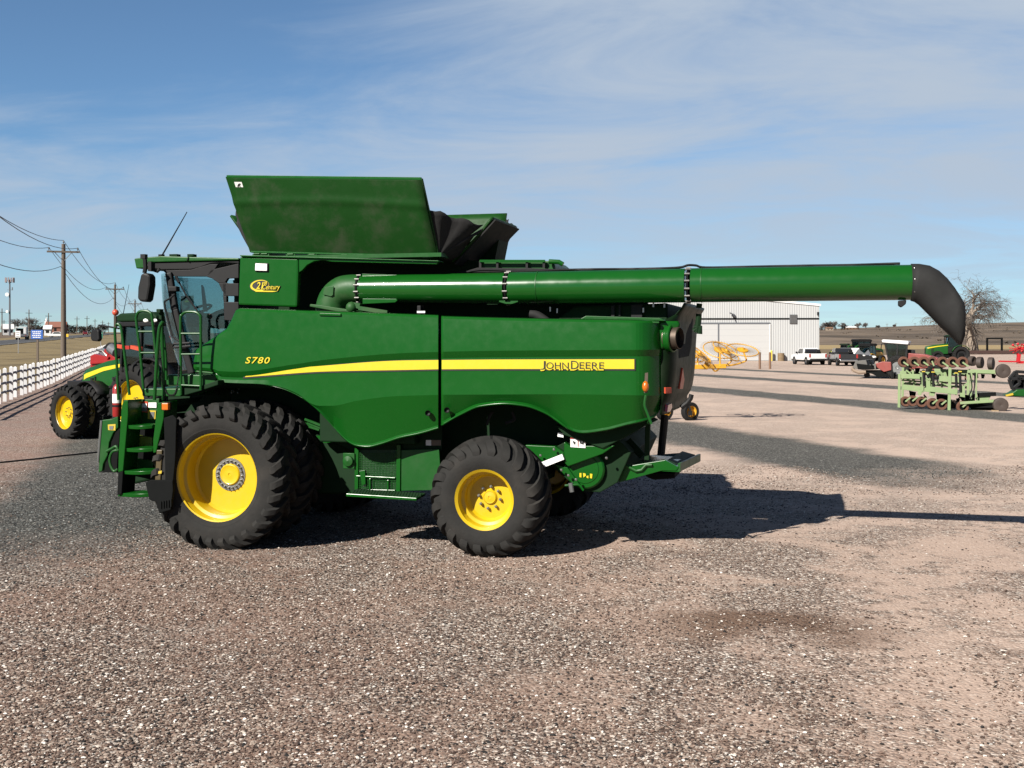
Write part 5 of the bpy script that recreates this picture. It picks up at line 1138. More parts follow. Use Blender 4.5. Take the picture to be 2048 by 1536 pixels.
# vehicles
def car_wheel(par, o, r=.36, w=.24, rimm=None, yaw=0):
    wh = part('wheel', par, o, (0, 0, yaw))
    obj('tyre', MB().lathe([(r * .62, -w / 2), (r * .9, -w / 2 - .005), (r, -w * .38), (r, w * .38), (r * .9, w / 2 + .005), (r * .62, w / 2)], n=28), m_rubber2, wh, 40)
    obj('rim', MB().lathe([(r * .66, -w * .46), (r * .6, -w * .42), (r * .52, -w * .3), (r * .2, -w * .34), (.01, -w * .38)], n=28), rimm or m_galv, wh, 40)
def pickup(label, g, yaw, paint, bed_load=None, group=None):
    t_ = thing('pickup_truck', label, 'pickup truck', g, yaw, group)      # x runs from nose to tail
    L, Wd = 5.7, 1.95; side = [(-2.75, .55), (-2.82, .8), (-2.72, 1.08), (-1.35, 1.2), (-1.35, .55)]
    mid = [(-1.35, .5), (-1.35, 1.2), (.95, 1.22), (.95, .5)]
    ex = lambda pts, w, dy=0: MB().prism([V((x, -w / 2 + dy, z)) for x, z in pts], (0, w, 0))
    b = ex(side, Wd).join(ex(mid, Wd))
    bd = MB().bb((.97, -Wd / 2, .55), (2.85, -Wd / 2 + .07, 1.25)).bb((.97, Wd / 2 - .07, .55), (2.85, Wd / 2, 1.25)).bb((.97, -Wd / 2 + .07, .6), (2.85, Wd / 2 - .07, .72)).bb((2.78, -Wd / 2 + .075, .72), (2.85, Wd / 2 - .075, 1.24))
    obj('body', b, paint, t_, 0, bevel=.05); obj('bed', bd, paint, t_, 0, bevel=.02)
    cabp = [(-1.3, 1.18), (-.62, 1.82), (.7, 1.85), (.93, 1.2)]; obj('cab', MB().grid([[V((x, s_ * (Wd / 2 - .06 - (z - 1.18) * .16), z)) for s_ in (-1, 1)] for x, z in cabp]).prism([V((x, -Wd / 2 + .06 + (z - 1.18) * .16, z)) for x, z in cabp], (0, .03, 0)).prism([V((x, Wd / 2 - .09 - (z - 1.18) * .16, z)) for x, z in cabp], (0, .03, 0)), paint, t_, 0)
    for s_ in (-1, 1):
        f_ = lambda z: s_ * (Wd / 2 - .045 - (z - 1.18) * .16)
        for xs_ in (((-.98, 1.25), (-.55, 1.74), (-.1, 1.76), (-.1, 1.25)), ((-.02, 1.25), (-.02, 1.76), (.55, 1.76), (.68, 1.25))):
            obj('window', MB().prism([V((x, f_(z), z)) for x, z in xs_], (0, s_ * .01, 0)), m_carblack, t_, 0)
        obj('tail_lamp', MB().bb((2.82, s_ * (Wd / 2 - .17), .82), (2.87, s_ * (Wd / 2 - .0) , 1.2)), m_redlens, t_, 0, bevel=.01)
        obj('mirror', MB().box((-.75, s_ * (Wd / 2 + .12), 1.32), (.12, .2, .22)), m_black, t_, 0, bevel=.02)
        for xw in (-1.85, 1.85):
            car_wheel(t_, (xw, s_ * (Wd / 2 - .10), .40), .40, .26, m_steel, 0 if s_ < 0 else PI)
            obj('wheel_arch', MB().lathe([(.30, -.005), (.47, -.012), (.475, .0)], (xw, s_ * (Wd / 2), .42), (0, -s_, 0), 24), m_black, t_, 0)
    obj('rear_window', MB().prism([V((.80, -.7, 1.72)), V((.80, .7, 1.72)), V((.94, .75, 1.28)), V((.94, -.75, 1.28))], (.012, 0, 0)), m_carblack, t_, 0)
    obj('windscreen', MB().prism([V((-1.22, -.75, 1.26)), V((-1.22, .75, 1.26)), V((-.7, .68, 1.76)), V((-.7, -.68, 1.76))], (-.012, 0, .01)), m_carblack, t_, 0)
    pieces('bumper', MB().box((2.95, 0, .58), (.18, 1.8, .2)).box((-2.85, 0, .58), (.16, 1.85, .24)), m_chrome if paint is m_carblack else m_black, t_, 0, bevel=.03)
    obj('underbody', MB().bb((-2.5, -.8, .32), (2.7, .8, .58)), m_dark, t_, 0)
    if bed_load:
        obj('toolbox', MB().bb((1.05, -.85, .72), (1.5, .85, 1.45)).cyl((2.0, -.3, .9), (2.0, .4, .9), .33).box((1.55, .5, 1.5), (.3, .4, .35)), m_black, t_, 0, bevel=.03)
    return t_
def suv(label, g, yaw, paint, group=None, h=1.72, name='car'):
    t_ = thing(name, label, 'car', g, yaw, group); Wd = 1.85
    low = [(-2.2, .4), (-2.25, .75), (-2.1, .98), (-1.15, 1.05), (2.1, 1.08), (2.2, .75), (2.15, .4)]
    topp = [(-1.15, 1.04), (-.5, h - .04), (1.3, h), (2.08, 1.07)]
    obj('body', MB().prism([V((x, -Wd / 2, z)) for x, z in low], (0, Wd, 0)).prism([V((x, -Wd / 2 + .12, z)) for x, z in topp], (0, Wd - .24, 0)), paint, t_, 0, bevel=.06)
    gl = [(-.85, 1.1), (-.4, h - .12), (1.2, h - .1), (1.75, 1.12)]
    for s_ in (-1, 1):
        obj('window', MB().prism([V((x, s_ * (Wd / 2 - .115), z)) for x, z in gl], (0, s_ * .01, 0)), m_carblack, t_, 0)
        obj('tail_lamp', MB().box((2.19, s_ * .75, .92), (.06, .22, .2)), m_redlens, t_, 0)
        for xw in (-1.35, 1.35): car_wheel(t_, (xw, s_ * (Wd / 2 - .12), .34), .34, .22, m_galv, 0 if s_ < 0 else PI)
    obj('rear_window', MB().prism([V((1.42, -.6, h - .1)), V((1.42, .6, h - .1)), V((1.98, .66, 1.14)), V((1.98, -.66, 1.14))], (.02, 0, .02)), m_carblack, t_, 0)
    return t_
def road_pt(s, d=21): return gp(*opt(s, d), .07)
def road_px(px, d=21):
    best = min((k * .5 for k in range(0, 900)), key=lambda s: abs(1024 + F * opt(s, d)[0] / opt(s, d)[1] - px)); return road_pt(best, d)
ryaw = math.atan2(-FD.y, -FD.x)
suv('dark red car driving away on the road', road_px(171, 23), ryaw, m_carred)
suv('small silver car far across the road by the shed', hpx(112, 235) + V((0, 0, .02)), .1, m_carwhite)
g = road_px(45, 24)
t_ = thing('utility_truck', 'grey flatbed truck with a white open frame on the road', 'truck', g, ryaw)
obj('cab', MB().prism([(-3.2, -1, .6), (-3.2, -1, 1.5), (-2.4, -1, 1.7), (-1.9, -1, 2.5), (-.6, -1, 2.5), (-.6, -1, .6)], (0, 2, 0)), m_cargrey, t_, 0, bevel=.05)
obj('bed', MB().bb((-.5, -1.2, .75), (3.2, 1.2, 1.35)), m_cargrey, t_, 0, bevel=.03)
fr = MB()
for x in (-.3, 3.1):
    for y in (-1.1, 1.1): fr.beam((x, y, 1.3), (x, y, 2.9), .12, .12)
fr.bb((-.4, -1.2, 2.78), (3.2, 1.2, 3.0)); fr.bb((-.4, 1.02, 1.4), (3.1, 1.12, 2.8)); fr.bb((2.9, .55, 1.4), (3.16, 1.15, 2.8))
obj('frame', fr, m_hwhite, t_, 0); obj('load', MB().bb((-.3, -1.0, 1.35), (2.8, .5, 2.6)), m_dark, t_, 0, bevel=.1)
for x in (-2.3, 1.4, 2.4):
    for y in (-1, 1): car_wheel(t_, (x, y, .5), .5, .32, m_galv, 0 if y < 0 else PI)
obj('tail_lamp', MB().box((3.22, -.95, 1.0), (.05, .2, .14)), m_redlens, t_, 0); obj('tail_lamp', MB().box((3.22, .95, 1.0), (.05, .2, .14)), m_redlens, t_, 0)

# thin black tube added to draw a wire's shadow line on the gravel
cpts = [gnd(px, py, .015) for px, py in ((-40, 928), (0, 925), (40, 921), (80, 917), (120, 912), (160, 908), (200, 904), (260, 899))]
o = obj('ground_shadow_line', MB().tube(spline(cpts, 5), .02, 6), m_black, None, 60); tag(o, 'thin black tube drawing a shadow line on the gravel in front of the tractor wheels', 'cable')
# ------------------------------------------------------------------ tractors
def tractor(label, g, yaw, wb=2.65, Rf=.72, Wf=.42, Rr=1.0, Wr=.52, vo=1.15, dual=None, paint=None, rimm=None, stripe=True, roofm=None, hood=True, cabx=(1.25, 2.75), group=None, name='tractor', detail=True, hoodz=(1.62, 2.0), cabz=3.0):
    paint = paint or m_green2; rimm = rimm or m_yellow; roofm = roofm or m_dkgreen
    t_ = thing(name, label, 'tractor', g, yaw, group)
    fs = (Rf, Wf, Rf * .62, 22, .04, .05, .20, .09, 8, .13, .016); rs = (Rr, Wr, Rr * .60, 24, .05, .06, .24, .11, 10, .17, .018)
    for s_ in (-1, 1):
        fl = 0 if s_ < 0 else 1
        make_wheel(t_, (0, s_ * (vo - Wf / 2), Rf - .02), fs, fl, .3, (m_rubber2, rimm))
        if dual: make_wheel(t_, (0, s_ * (dual - Wf / 2), Rf - .02), fs, fl, .9, (m_rubber2, rimm))
        make_wheel(t_, (wb, s_ * ((dual or vo) - (.1 if dual else 0) - Wr / 2), Rr - .02), rs, fl, .5, (m_rubber2, rimm))
        # fenders
        rows = []
        for i in range(11):
            a = R(20 + 130 * i / 10); rr = Rr + .10; rows.append([V((wb - math.cos(a) * rr, s_ * y, Rr + math.sin(a) * rr)) for y in (.72, vo + .05)])
        obj('fender', MB().grid(rows), m_black if dual else paint, t_, 40, solid=.04)
        rows = []
        for i in range(9):
            a = R(35 + 110 * i / 8); rr = Rf + .07; rows.append([V((-math.cos(a) * rr, s_ * y, Rf + math.sin(a) * rr)) for y in (vo - Wf, vo + .02)])
        if dual: obj('fender', MB().grid(rows), m_black, t_, 40, solid=.03)
    z0, z1 = hoodz
    secs = [(-1.25, .30, z0 - .10, .95), (-1.18, .36, z0 - .02, .85), (-.9, .41, z0 + .06, .85), (0, .44, lerp(z0, z1, .62), 1.0), (1.3, .47, z1, 1.1)]
    rows = []
    for x, w, zt_, zb in secs:
        rows.append([V((x, -w, zb)), V((x, -w, zt_ - .28)), V((x, -w * .93, zt_ - .10)), V((x, -w * .7, zt_)), V((x, w * .7, zt_)), V((x, w * .93, zt_ - .10)), V((x, w, zt_ - .28)), V((x, w, zb))])
    obj('hood', MB().grid(rows).add(rows[0], [list(range(8))]).add(rows[-1], [list(range(8))]), paint, t_, 35)
    if stripe:
        for s_ in (-1, 1):
            a = []; b = []
            for i in range(16):
                q = i / 15; x = lerp(-1.05, 1.28, q); w = np.interp(x, [s[0] for s in secs], [s[1] for s in secs]) + .008; zt_ = np.interp(x, [s[0] for s in secs], [s[2] for s in secs])
                a.append(V((x, s_ * (w * .965 + .006), zt_ - .16))); b.append(V((x, s_ * w, zt_ - .30 + .06 * q)))
            obj('stripe', MB().grid([a, b]), m_stripe, t_, 0)
        obj('grille', MB().prism([V((-1.262, -.27, .98)), V((-1.262, .27, .98)), V((-1.262, .27, z0 - .25)), V((-1.262, -.27, z0 - .25))], (.03, 0, 0)).bb((-.62, -.452, 1.05), (-.5, .452, z0 - .22)).bb((-.42, -.455, 1.05), (-.36, .455, z0 - .18)), m_black, t_, 0)
    obj('headlamp', MB().box((-1.22, 0, z0 - .16), (.06, .5, .09)), m_white, t_, 0, bevel=.01)
    obj('frame', MB().bb((-1.1, -.30, .55), (wb + .3, .30, 1.1)).bb((-.15, -vo + Wf, .6), (.15, vo - Wf, .85)).bb((wb - .2, -vo, .75), (wb + .2, vo, 1.15)), m_dark, t_, 0, bevel=.02)
    x0, x1 = cabx; zb = z1 - .45; cw = .80
    gl = MB()
    for s_ in (-1, 1): gl.prism([V((x0, s_ * cw, zb)), V((x1 - .1, s_ * cw, zb + .1)), V((x1, s_ * cw * .98, cabz)), V((x0 + .12, s_ * cw * .98, cabz))], (0, .01, 0))
    gl.prism([V((x0, -cw, zb)), V((x0, cw, zb)), V((x0 + .12, cw, cabz)), V((x0 + .12, -cw, cabz))], (.01, 0, 0)).prism([V((x1, -cw, zb + .3)), V((x1, cw, zb + .3)), V((x1, cw, cabz)), V((x1, -cw, cabz))], (.01, 0, 0))
    pieces('window', gl, m_glass_d, t_, 0)
    pl = MB()
    for s_ in (-1, 1):
        pl.beam((x0, s_ * cw, zb), (x0 + .12, s_ * cw, cabz), .07, .07).beam((x1, s_ * cw, zb), (x1, s_ * cw, cabz), .09, .09).beam(((x0 + x1) / 2 + .15, s_ * cw, zb), ((x0 + x1) / 2 + .15, s_ * cw, cabz), .05, .05)
    pieces('pillar', pl, m_black, t_, 0)
    obj('roof', MB().prism([V((x, -.92, z)) for x, z in ((x0 - .18, cabz + .02), (x0 - .2, cabz + .12), (x0 + .1, cabz + .24), (x1, cabz + .26), (x1 + .2, cabz + .15), (x1 + .15, cabz + .02))], (0, 1.84, 0)), roofm, t_, 0, bevel=.05)
    obj('roof_trim', MB().bb((x0 - .12, -.9, cabz - .10), (x1 + .1, .9, cabz + .015)), m_black, t_, 0, bevel=.02)
    obj('cab_floor', MB().bb((x0, -.78, 1.15), (x1, .78, zb + .03)), m_black, t_, 0, bevel=.02)
    obj('seat', MB().box((x0 + .95, 0, zb + .15), (.5, .5, .15)).box((x0 + 1.18, 0, zb + .5), (.12, .48, .65)), m_seat, t_, 0, bevel=.04)
    obj('steering_wheel', MB().lathe([(.18, 0), (.2, .02), (.18, .04)], (x0 + .45, 0, zb + .35), (-.5, 0, .85), 20, 0, True).cyl((x0 + .3, 0, zb), (x0 + .46, 0, zb + .36), .04), m_black, t_, 40)
    obj('exhaust_stack', MB().cyl((x0 - .12, .62, z1 - .3), (x0 - .12, .62, cabz + .1), .07, .06, 12), m_black, t_, 40)
    if detail:
        for s_ in (-1, 1):
            obj('roof_lamp', MB().box((x0 - .17, s_ * .62, cabz - .02), (.08, .24, .1)), m_white, t_, 0, bevel=.02)
            obj('mirror_arm', MB().tube([(x0, s_ * .85, cabz - .15), (x0 - .2, s_ * 1.3, cabz - .1), (x0 - .25, s_ * 1.55, cabz - .16)], .02, 6), m_black, t_, 40)
            obj('mirror', MB().box((x0 - .25, s_ * 1.55, cabz - .42), (.12, .26, .46)), m_black, t_, 0, bevel=.05)
    return t_
def at_px(px, Y): return gp((px - 1024) / FO * Y, Y * KY)
TF = Frame((-10.89, 31.84, 0), -R(39))
TR = tractor('green row crop tractor with yellow dual front wheels behind the combine ladder', TF.o, TF.yaw, wb=2.92, vo=.98, dual=1.62, Wf=.40, Rr=1.03, Wr=.5, hoodz=(1.80, 2.2), cabx=(1.45, 3.0), cabz=3.08, detail=False)
pieces('roof_lamp', MB().ball(TF.P(292, 641, -.9), .07, 10, 6, 0, (1.6, .6, .8)).ball(TF.P(310, 641, -.9), .06, 10, 6, 0, (1.5, .6, .8)), m_white, TR)
tm = [TF.P(x, y, -1.15) for x, y in ((198, 650.5), (215, 653), (238, 657))]
obj('mirror_arm', MB().tube(tm, .025, 6), m_black, TR, 40)
obj('mirror', MB().prism([TF.P(x, y, -1.2) for x, y in ((183, 660), (193, 658), (196, 661), (197, 679), (194, 683), (183, 682), (180.5, 676), (181, 664))], (0, .12, 0)), m_black, TR, 0, bevel=.03)
obj('antenna', MB().tube([TF.P(245, 636, -.6), TF.P(258, 569, -.6)], [.012, .005], 5), m_black, TR)
obj('extremity_lamp', MB().beam(TF.P(262, 695, -1.2), TF.P(248, 695, -1.2), .1, .09), m_redlens, TR, 0); obj('extremity_lamp', MB().beam(TF.P(282, 698, -1.2), TF.P(264, 694, -1.2), .1, .09).beam(TF.P(247, 694, -1.2), TF.P(236, 692, -1.2), .1, .09), m_reflector, TR, 0)
obj('frame_weight', MB().bb(TF.P(165, 778, -.3), TF.P(172, 760, .3)), m_black, TR, 0, bevel=.03)
# red spreader with grey hopper parked beyond the tractor
SFm = Frame((-26.2, 44 * KY, 0), -R(33)); sp_ = thing('farm_implement', 'red farm implement with a grey and black hopper beside the white fence', 'implement', SFm.o, SFm.yaw)
Q = lambda x, y, v=-1.0: SFm.P(x, y, v)
obj('frame', MB().prism([Q(x, y) for x, y in ((180, 712), (188, 708), (222, 716), (240, 722), (238, 738), (181, 738))], (0, 2, 0)).beam(Q(182, 726, -1.05), Q(240, 720, -1.05), .15, .15).beam(Q(210, 700, -1.05), Q(232, 720, -1.05), .12, .2).beam(Q(224, 698, -1.05), Q(210, 726, -1.05), .12, .2), m_red, sp_, 0, bevel=.03)
obj('hopper', MB().prism([Q(x, y, -.8) for x, y in ((193, 700), (200, 696), (228, 698), (230, 708), (214, 716), (205, 714))], (0, 1.6, 0)), m_cargrey, sp_, 0, bevel=.08)
obj('hopper_lid', MB().prism([Q(x, y, -.9) for x, y in ((203, 696), (216, 685), (240, 685), (236, 696))], (0, 1.8, 0)), m_black, sp_, 0, bevel=.05)
obj('hopper_ring', MB().tube([Q(x, y, -.85) for x, y in ((193, 699), (205, 702), (214, 712))], .05, 6), m_steel, sp_)
obj('motor', MB().cyl(Q(222, 697, -.9), Q(234, 705, -.9), .3, .3, 14), m_cargrey, sp_, 40)
pieces('leg', MB().bb((Q(185, 738).x, -.9, 0), (Q(185, 738).x + .12, -.78, Q(185, 736).z)).bb((Q(236, 738).x, -.9, 0), (Q(236, 738).x + .12, -.78, Q(236, 736).z)).bb((Q(210, 738).x, .8, 0), (Q(210, 738).x + .12, .92, Q(210, 736).z)), m_red, sp_, 0)

# ------------------------------------------------------------------ white shop building
m_clad, t = newmat('white_ribbed_cladding'); tc = t.n('TexCoord').outputs['Object']; sx = t.n('SeparateXYZ', {0: tc}).outputs[0]
w_ = t.math('PINGPONG', t.math('ADD', sx, .37), .15); rb = t.sm(w_, .10, .13)
cc = t.mix(t.noise(tc, .6, 4), (.36, .365, .36), (.39, .395, .39)); cc = t.mix(t.math('MULTIPLY', rb, .5), cc, (.27, .28, .30))
finish(t, t.n('BsdfPrincipled', {'Base Color': cc, 'Roughness': .45, 'Normal': t.n('Bump', {'Height': rb, 'Distance': .04, 'Strength': 1.0}).outputs[0]}))
m_door = mat('white_overhead_door', (.72, .72, .71), .5, var=.02)
BF = Frame((40.0, 100.0 * KY, 0), R(-5)); B_ = lambda x, y, v=0.0: BF.P(x, y, v)
bd = thing('shop_building', 'large white ribbed metal shop building with an overhead door', 'building', BF.o, BF.yaw)
xr = B_(1638.5, 690).x; xl = B_(1180, 690).x; xp = B_(1425, 690).x
ze = B_(1638.5, 612).z; zp = B_(1425, 592).z; zl = ze
obj('wall', MB().prism([V((xl, 0, -.3)), V((xr, 0, -.3)), V((xr, 0, ze)), V((xp, 0, zp)), V((xl, 0, zl))], (0, 30, 0)), m_clad, bd, 0)
obj('roof', MB().prism([V((xr + .2, -.12, ze - .02)), V((xp, -.12, zp + .02)), V((xp, -.12, zp + .30)), V((xr + .2, -.12, ze + .26))], (0, 30.8, 0)).prism([V((xl - .2, -.12, ze - .02)), V((xp, -.12, zp + .02)), V((xp, -.12, zp + .30)), V((xl - .2, -.12, ze + .26))], (0, 30.8, 0)), m_hwhite, bd, 0)
obj('trim_band', MB().bb((xl, -.05, B_(1500, 637.6).z - .10), (xr, -.002, B_(1500, 637.6).z + .10)), m_dark, bd, 0)
a, b = B_(1330, 645), B_(1540, 645); zd = B_(1535, 646.5).z; zb = .05
obj('door_track', MB().bb((a.x, -.14, zd - .09), (b.x, -.003, zd + .10)), m_cargrey, bd, 0)
c = B_(1437, 690).x
dr = MB().bb((a.x, -.09, zb), (c - .10, -.004, zd - .1)).bb((c + .10, -.09, zb), (b.x - .1, -.004, zd - .1))
pieces('overhead_door', dr, m_door, bd, 0)
sm_ = MB()
for i in range(1, 6): z_ = zb + (zd - zb) * i / 6; sm_.bb((a.x, -.095, z_ - .015), (b.x - .1, -.0905, z_ + .015))
obj('door_seam', sm_, mat('door_joint', (.62, .62, .62), .6), bd, 0)
obj('door_jamb', MB().bb((c - .09, -.12, zb), (c + .09, -.004, zd - .1)), m_cargrey, bd, 0); obj('door_jamb', MB().bb((b.x - .09, -.16, zb), (b.x + .05, -.003, zd - .09)), m_hwhite, bd, 0)
v0, v1 = B_(1579, 647), B_(1594, 629); lv_ = MB()
obj('vent', MB().bb((v0.x, -.12, v0.z), (v1.x, -.003, v1.z)), m_cargrey, bd, 0)
for i in range(8): z_ = lerp(v0.z, v1.z, (i + .5) / 8); lv_.box(((v0.x + v1.x) / 2, -.15, z_), (v1.x - v0.x - .1, .1, .05), M.Rotation(.6, 3, 'X'))
obj('louvre', lv_, m_metal, bd, 0)
obj('wall_lamp', MB().bb(B_(1634, 630, -.05), B_(1638.5, 624, -.4)), m_black, bd, 0)
obj('light_arm', MB().beam(B_(1466, 629, -.05), B_(1459, 625.5, -1.4), .1, .15).beam(B_(1470, 634, -.05), B_(1465, 629, -.4), .3, .3), m_cargrey, bd, 0)
obj('plinth', MB().bb((xl, -.02, -.2), (xr + .01, -.001, .06)), m_metal, bd, 0)
# bollards, barrel and steel drum by the door
def bollard(label, px, y0, y1, mt, r, nm='bollard', capm=None):
    g = gnd(px, y1); h = HC + (HZ - y0) / F * g.y; t_ = thing(nm, label, 'bollard', g, 0, 'bollards and posts by the shop'); obj('post', MB().cyl((0, 0, -.1), (0, 0, h * .93), r, r, 14), mt, t_, 40); obj('cap', MB().ball((0, 0, h * .93), r, 14, 6), capm or mt, t_)
m_rust = mat('rusty_iron', (.24, .10, .06), .8, var=.45, vs=9, bump=.4, bs=40)
m_brown = mat('brown_post', (.30, .17, .10), .7, var=.2)
bollard('rust brown post standing before the overhead door', 1519.5, 704, 738, m_brown, .11); bollard('rust brown post at the edge of the overhead door', 1540, 704, 738, m_brown, .11)
bollard('yellow bollard beside the overhead door jamb', 1543, 701, 722, mat('bollard_yellow', (1.1, .85, .1), .5), .14); bollard('pale yellow pipe against the wall behind the brown barrel', 1568, 700, 718, mat('bollard_cream', (1.0, .9, .5), .5), .10); bollard('thin grey post beyond the brown barrel, by the white pickup', 1573, 707, 721, m_cargrey, .08)
g = gnd(1562, 722); t_ = thing('barrel', 'brown barrel standing by the white shop wall', 'barrel', g); obj('barrel', MB().lathe([(.01, 0), (.42, 0), (.44, .3), (.42, .33), (.44, .36), (.44, .7), (.42, .73), (.44, .76), (.43, 1.0), (.38, 1.0), (.01, .97)], (0, 0, 0), (0, 0, 1), 24), mat('brown_barrel', (.32, .22, .12), .8, var=.3), t_, 30); obj('lid', MB().lathe([(.40, 1.0), (.40, 1.03), (.01, 1.04)], (0, 0, 0), (0, 0, 1), 24), m_brown, t_, 30)
g = gnd(1548, 721); t_ = thing('hand_truck', 'small dark hand truck leaning at the shop wall', 'hand truck', g); obj('frame', MB().beam((-.2, 0, .1), (.1, .3, 1.1), .06, .06).beam((.2, 0, .1), (.45, .3, 1.1), .06, .06).bb((-.3, -.3, .05), (.3, 0, .1)), m_cargrey, t_, 0); obj('wheel', MB().lathe([(.01, -.3), (.14, -.3), (.14, -.22), (.01, -.22)], (0, 0, .14), (1, 0, 0), 16).lathe([(.01, .22), (.14, .22), (.14, .3), (.01, .3)], (0, 0, .14), (1, 0, 0), 16), m_black, t_, 30)

# ------------------------------------------------------------------ yellow wheel rake behind the combine
m_ryel = mat('rake_yellow', (1.05, .52, .03), .5, var=.15, vs=7, dust=.3, dcol=(.4, .25, .1))
RK = Frame((7.2, 25.2 * KY, 0), 0.0); rk = thing('hay_rake', 'yellow wheel rake folded up, partly hidden behind the combine', 'hay rake', RK.o, 0)
K = lambda x, y, v=0.0: RK.P(x, y, v)
m_tine = mat('rusty_tine', (.26, .16, .08), .6)
fr = MB().beam(K(1290, 737), K(1452, 732), .14, .14).beam(K(1290, 730), K(1415, 736), .10, .10).beam(K(1410, 734), K(1418, 716), .12, .12).beam(K(1395, 708), K(1418, 722), .07, .07)
obj('toolbar', fr, m_ryel, rk, 0, bevel=.01)
def rake_wheel(cx, cy, a, b, rot, v, rim_px):
    # a tined wheel seen as an ellipse a x b: build the circle with the tilt that shows so
    c = K(cx, cy, v); r = a / F * (25.2 * KY + v); til = math.acos(min(.999, b / a)); e1 = V((math.cos(rot), 0, -math.sin(rot))); e2 = V((math.sin(rot), 0, math.cos(rot))) * math.cos(til) + V((0, 1, 0)) * math.sin(til)
    nrm = e1.cross(e2); w = part('rake_wheel', rk); P_ = lambda rr, q: c + (e1 * math.cos(q) + e2 * math.sin(q)) * rr
    obj('rim', MB().tube([P_(r * .84, 2 * PI * i / 36) for i in range(37)], .018, 6), m_ryel, w)
    obj('hub', MB().lathe([(.01, -.04), (r * .30, -.02), (r * .30, .02), (.06, .04), (.05, .08), (.01, .08)], c, nrm, 24), m_ryel, w, 30)
    tn = MB()
    for i in range(40): q = 2 * PI * i / 40; tn.tube([P_(r * .30, q), P_(r * .84, q + .06), P_(r * 1.0, q + .16)], .0045, 3, False)
    obj('tine', tn, m_tine, w, 0); return c
cs = [rake_wheel(1485, 700, 38, 14, .10, .3, 0), rake_wheel(1452, 703, 36, 13, .55, -.2, 0), rake_wheel(1440, 700, 40, 19, .12, .8, 0), rake_wheel(1398, 707, 34, 10, .62, -.3, 0), rake_wheel(1385, 712, 30, 14, .1, .6, 0)]
ar = MB()
for c, (x0, y0), m1 in ((cs[0], (1450, 732), (1491, 722)), (cs[1], (1446, 731), (1462, 722)), (cs[2], (1418, 722), (1440, 735)), (cs[3], (1380, 736), (1395, 730))):
    ar.tube(spline([c, K(m1[0], m1[1] - 8), K(*m1), K((m1[0] + x0) / 2, m1[1] + 7), K(x0, y0)], 5), .028, 8)
pieces('arm', ar, m_ryel, rk)
gw = K(1380, 826); w = part('wheel', rk, (gw.x, gw.y, .29), (0, 0, .45))
obj('tyre', MB().lathe([(.19, -.1), (.27, -.105), (.31, -.07), (.31, .07), (.27, .105), (.19, .1)], n=32), m_rubber2, w, 40); obj('rim', MB().lathe([(.2, -.09), (.17, -.08), (.15, -.02), (.05, -.05), (.01, -.06)], n=32), m_ryel, w, 40)
w2 = part('wheel', rk, (K(1331, 836).x, .3, .29), (0, 0, .45))
for ch in w.children:
    c_ = ch.copy(); COL.objects.link(c_); c_.parent = w2
pieces('leg', MB().beam((gw.x - .1, 0, .3), (gw.x - .5, 0, .9), .1, .1).beam((gw.x - .5, 0, .9), (K(1345, 737).x, 0, K(1345, 737).z), .1, .1).beam((K(1331, 836).x, .2, .3), (K(1340, 737).x, 0, K(1340, 737).z), .1, .1), m_dark, rk, 0)
obj('wheel_bracket', MB().beam((gw.x, -.16, .29), (gw.x - .06, -.16, .48), .07, .05).box((gw.x - .02, -.17, .24), (.13, .04, .14)), m_black, rk, 0)

# ------------------------------------------------------------------ parked vehicles and machines on the right
pickup('white pickup truck with a loaded bed parked at the shop corner', gnd(1617, 729), -R(84), m_carwhite, True)
pickup('black pickup truck parked behind the white pickup', gnd(1684, 731), -R(93), m_carblack, True)
t_ = thing('box_trailer', 'plain white box body parked behind the black pickup', 'trailer', at_px(1718, 98), R(-8))
zt1 = HC + (HZ - 696) / FO * 98
obj('box', MB().bb((-2.2, -1.0, .9), (1.3, 1.0, zt1)), m_carwhite, t_, 0, bevel=.03); obj('chassis', MB().bb((-2.3, -.9, .5), (1.4, .9, .9)), m_dark, t_, 0)
for x in (-1.3, .6): car_wheel(t_, (x, -.85, .45), .45, .3); car_wheel(t_, (x, .85, .45), .45, .3, None, PI)
t_ = thing('skid_loader_bucket', 'black implement topped with white bags beside the black pickup', 'implement', gnd(1726, 731), R(-15))
obj('frame', MB().prism([V((-1.4, -.8, z)) + V((x, 0, 0)) for x, z in ((0, .45), (0, 1.25), (.5, 1.32), (2.6, .95), (2.6, .45))], (0, 1.6, 0)), m_black, t_, 0, bevel=.05)
sk = MB()
for i in range(7): sk.ball((-.9 + i * .33, -.6 + .3 * (i % 3), 1.27 - .06 * i), .26, 9, 6, 0, (1, 1, .55))
pieces('bag', sk, m_white, t_)
pieces('blade', MB().prism([V((-.9, -.85, 1.2)), V((-.5, -.85, 1.75)), V((.2, -.85, 1.2))], (0, .05, 0)).prism([V((.0, -.85, 1.15)), V((.5, -.85, 1.7)), V((.8, -.85, 1.1))], (0, .05, 0)), m_cargrey, t_, 0)
for x in (-.9, .7): car_wheel(t_, (x, -.8, .4), .4, .3); car_wheel(t_, (x, .8, .4), .4, .3, None, PI)
GT_ = 'tractors parked along the far side of the yard'
tractor('dark green tractor cab showing above the white box body', at_px(1748, 104), R(-165), hoodz=(1.5, 1.8), cabz=2.6, cabx=(1.0, 2.8), detail=False, stripe=False, rimm=m_black, group=GT_, roofm=m_black)
tractor('small green tractor half hidden behind the black pickup', at_px(1672, 118), R(-35), detail=False, group=GT_).scale = (.68, .68, .68)
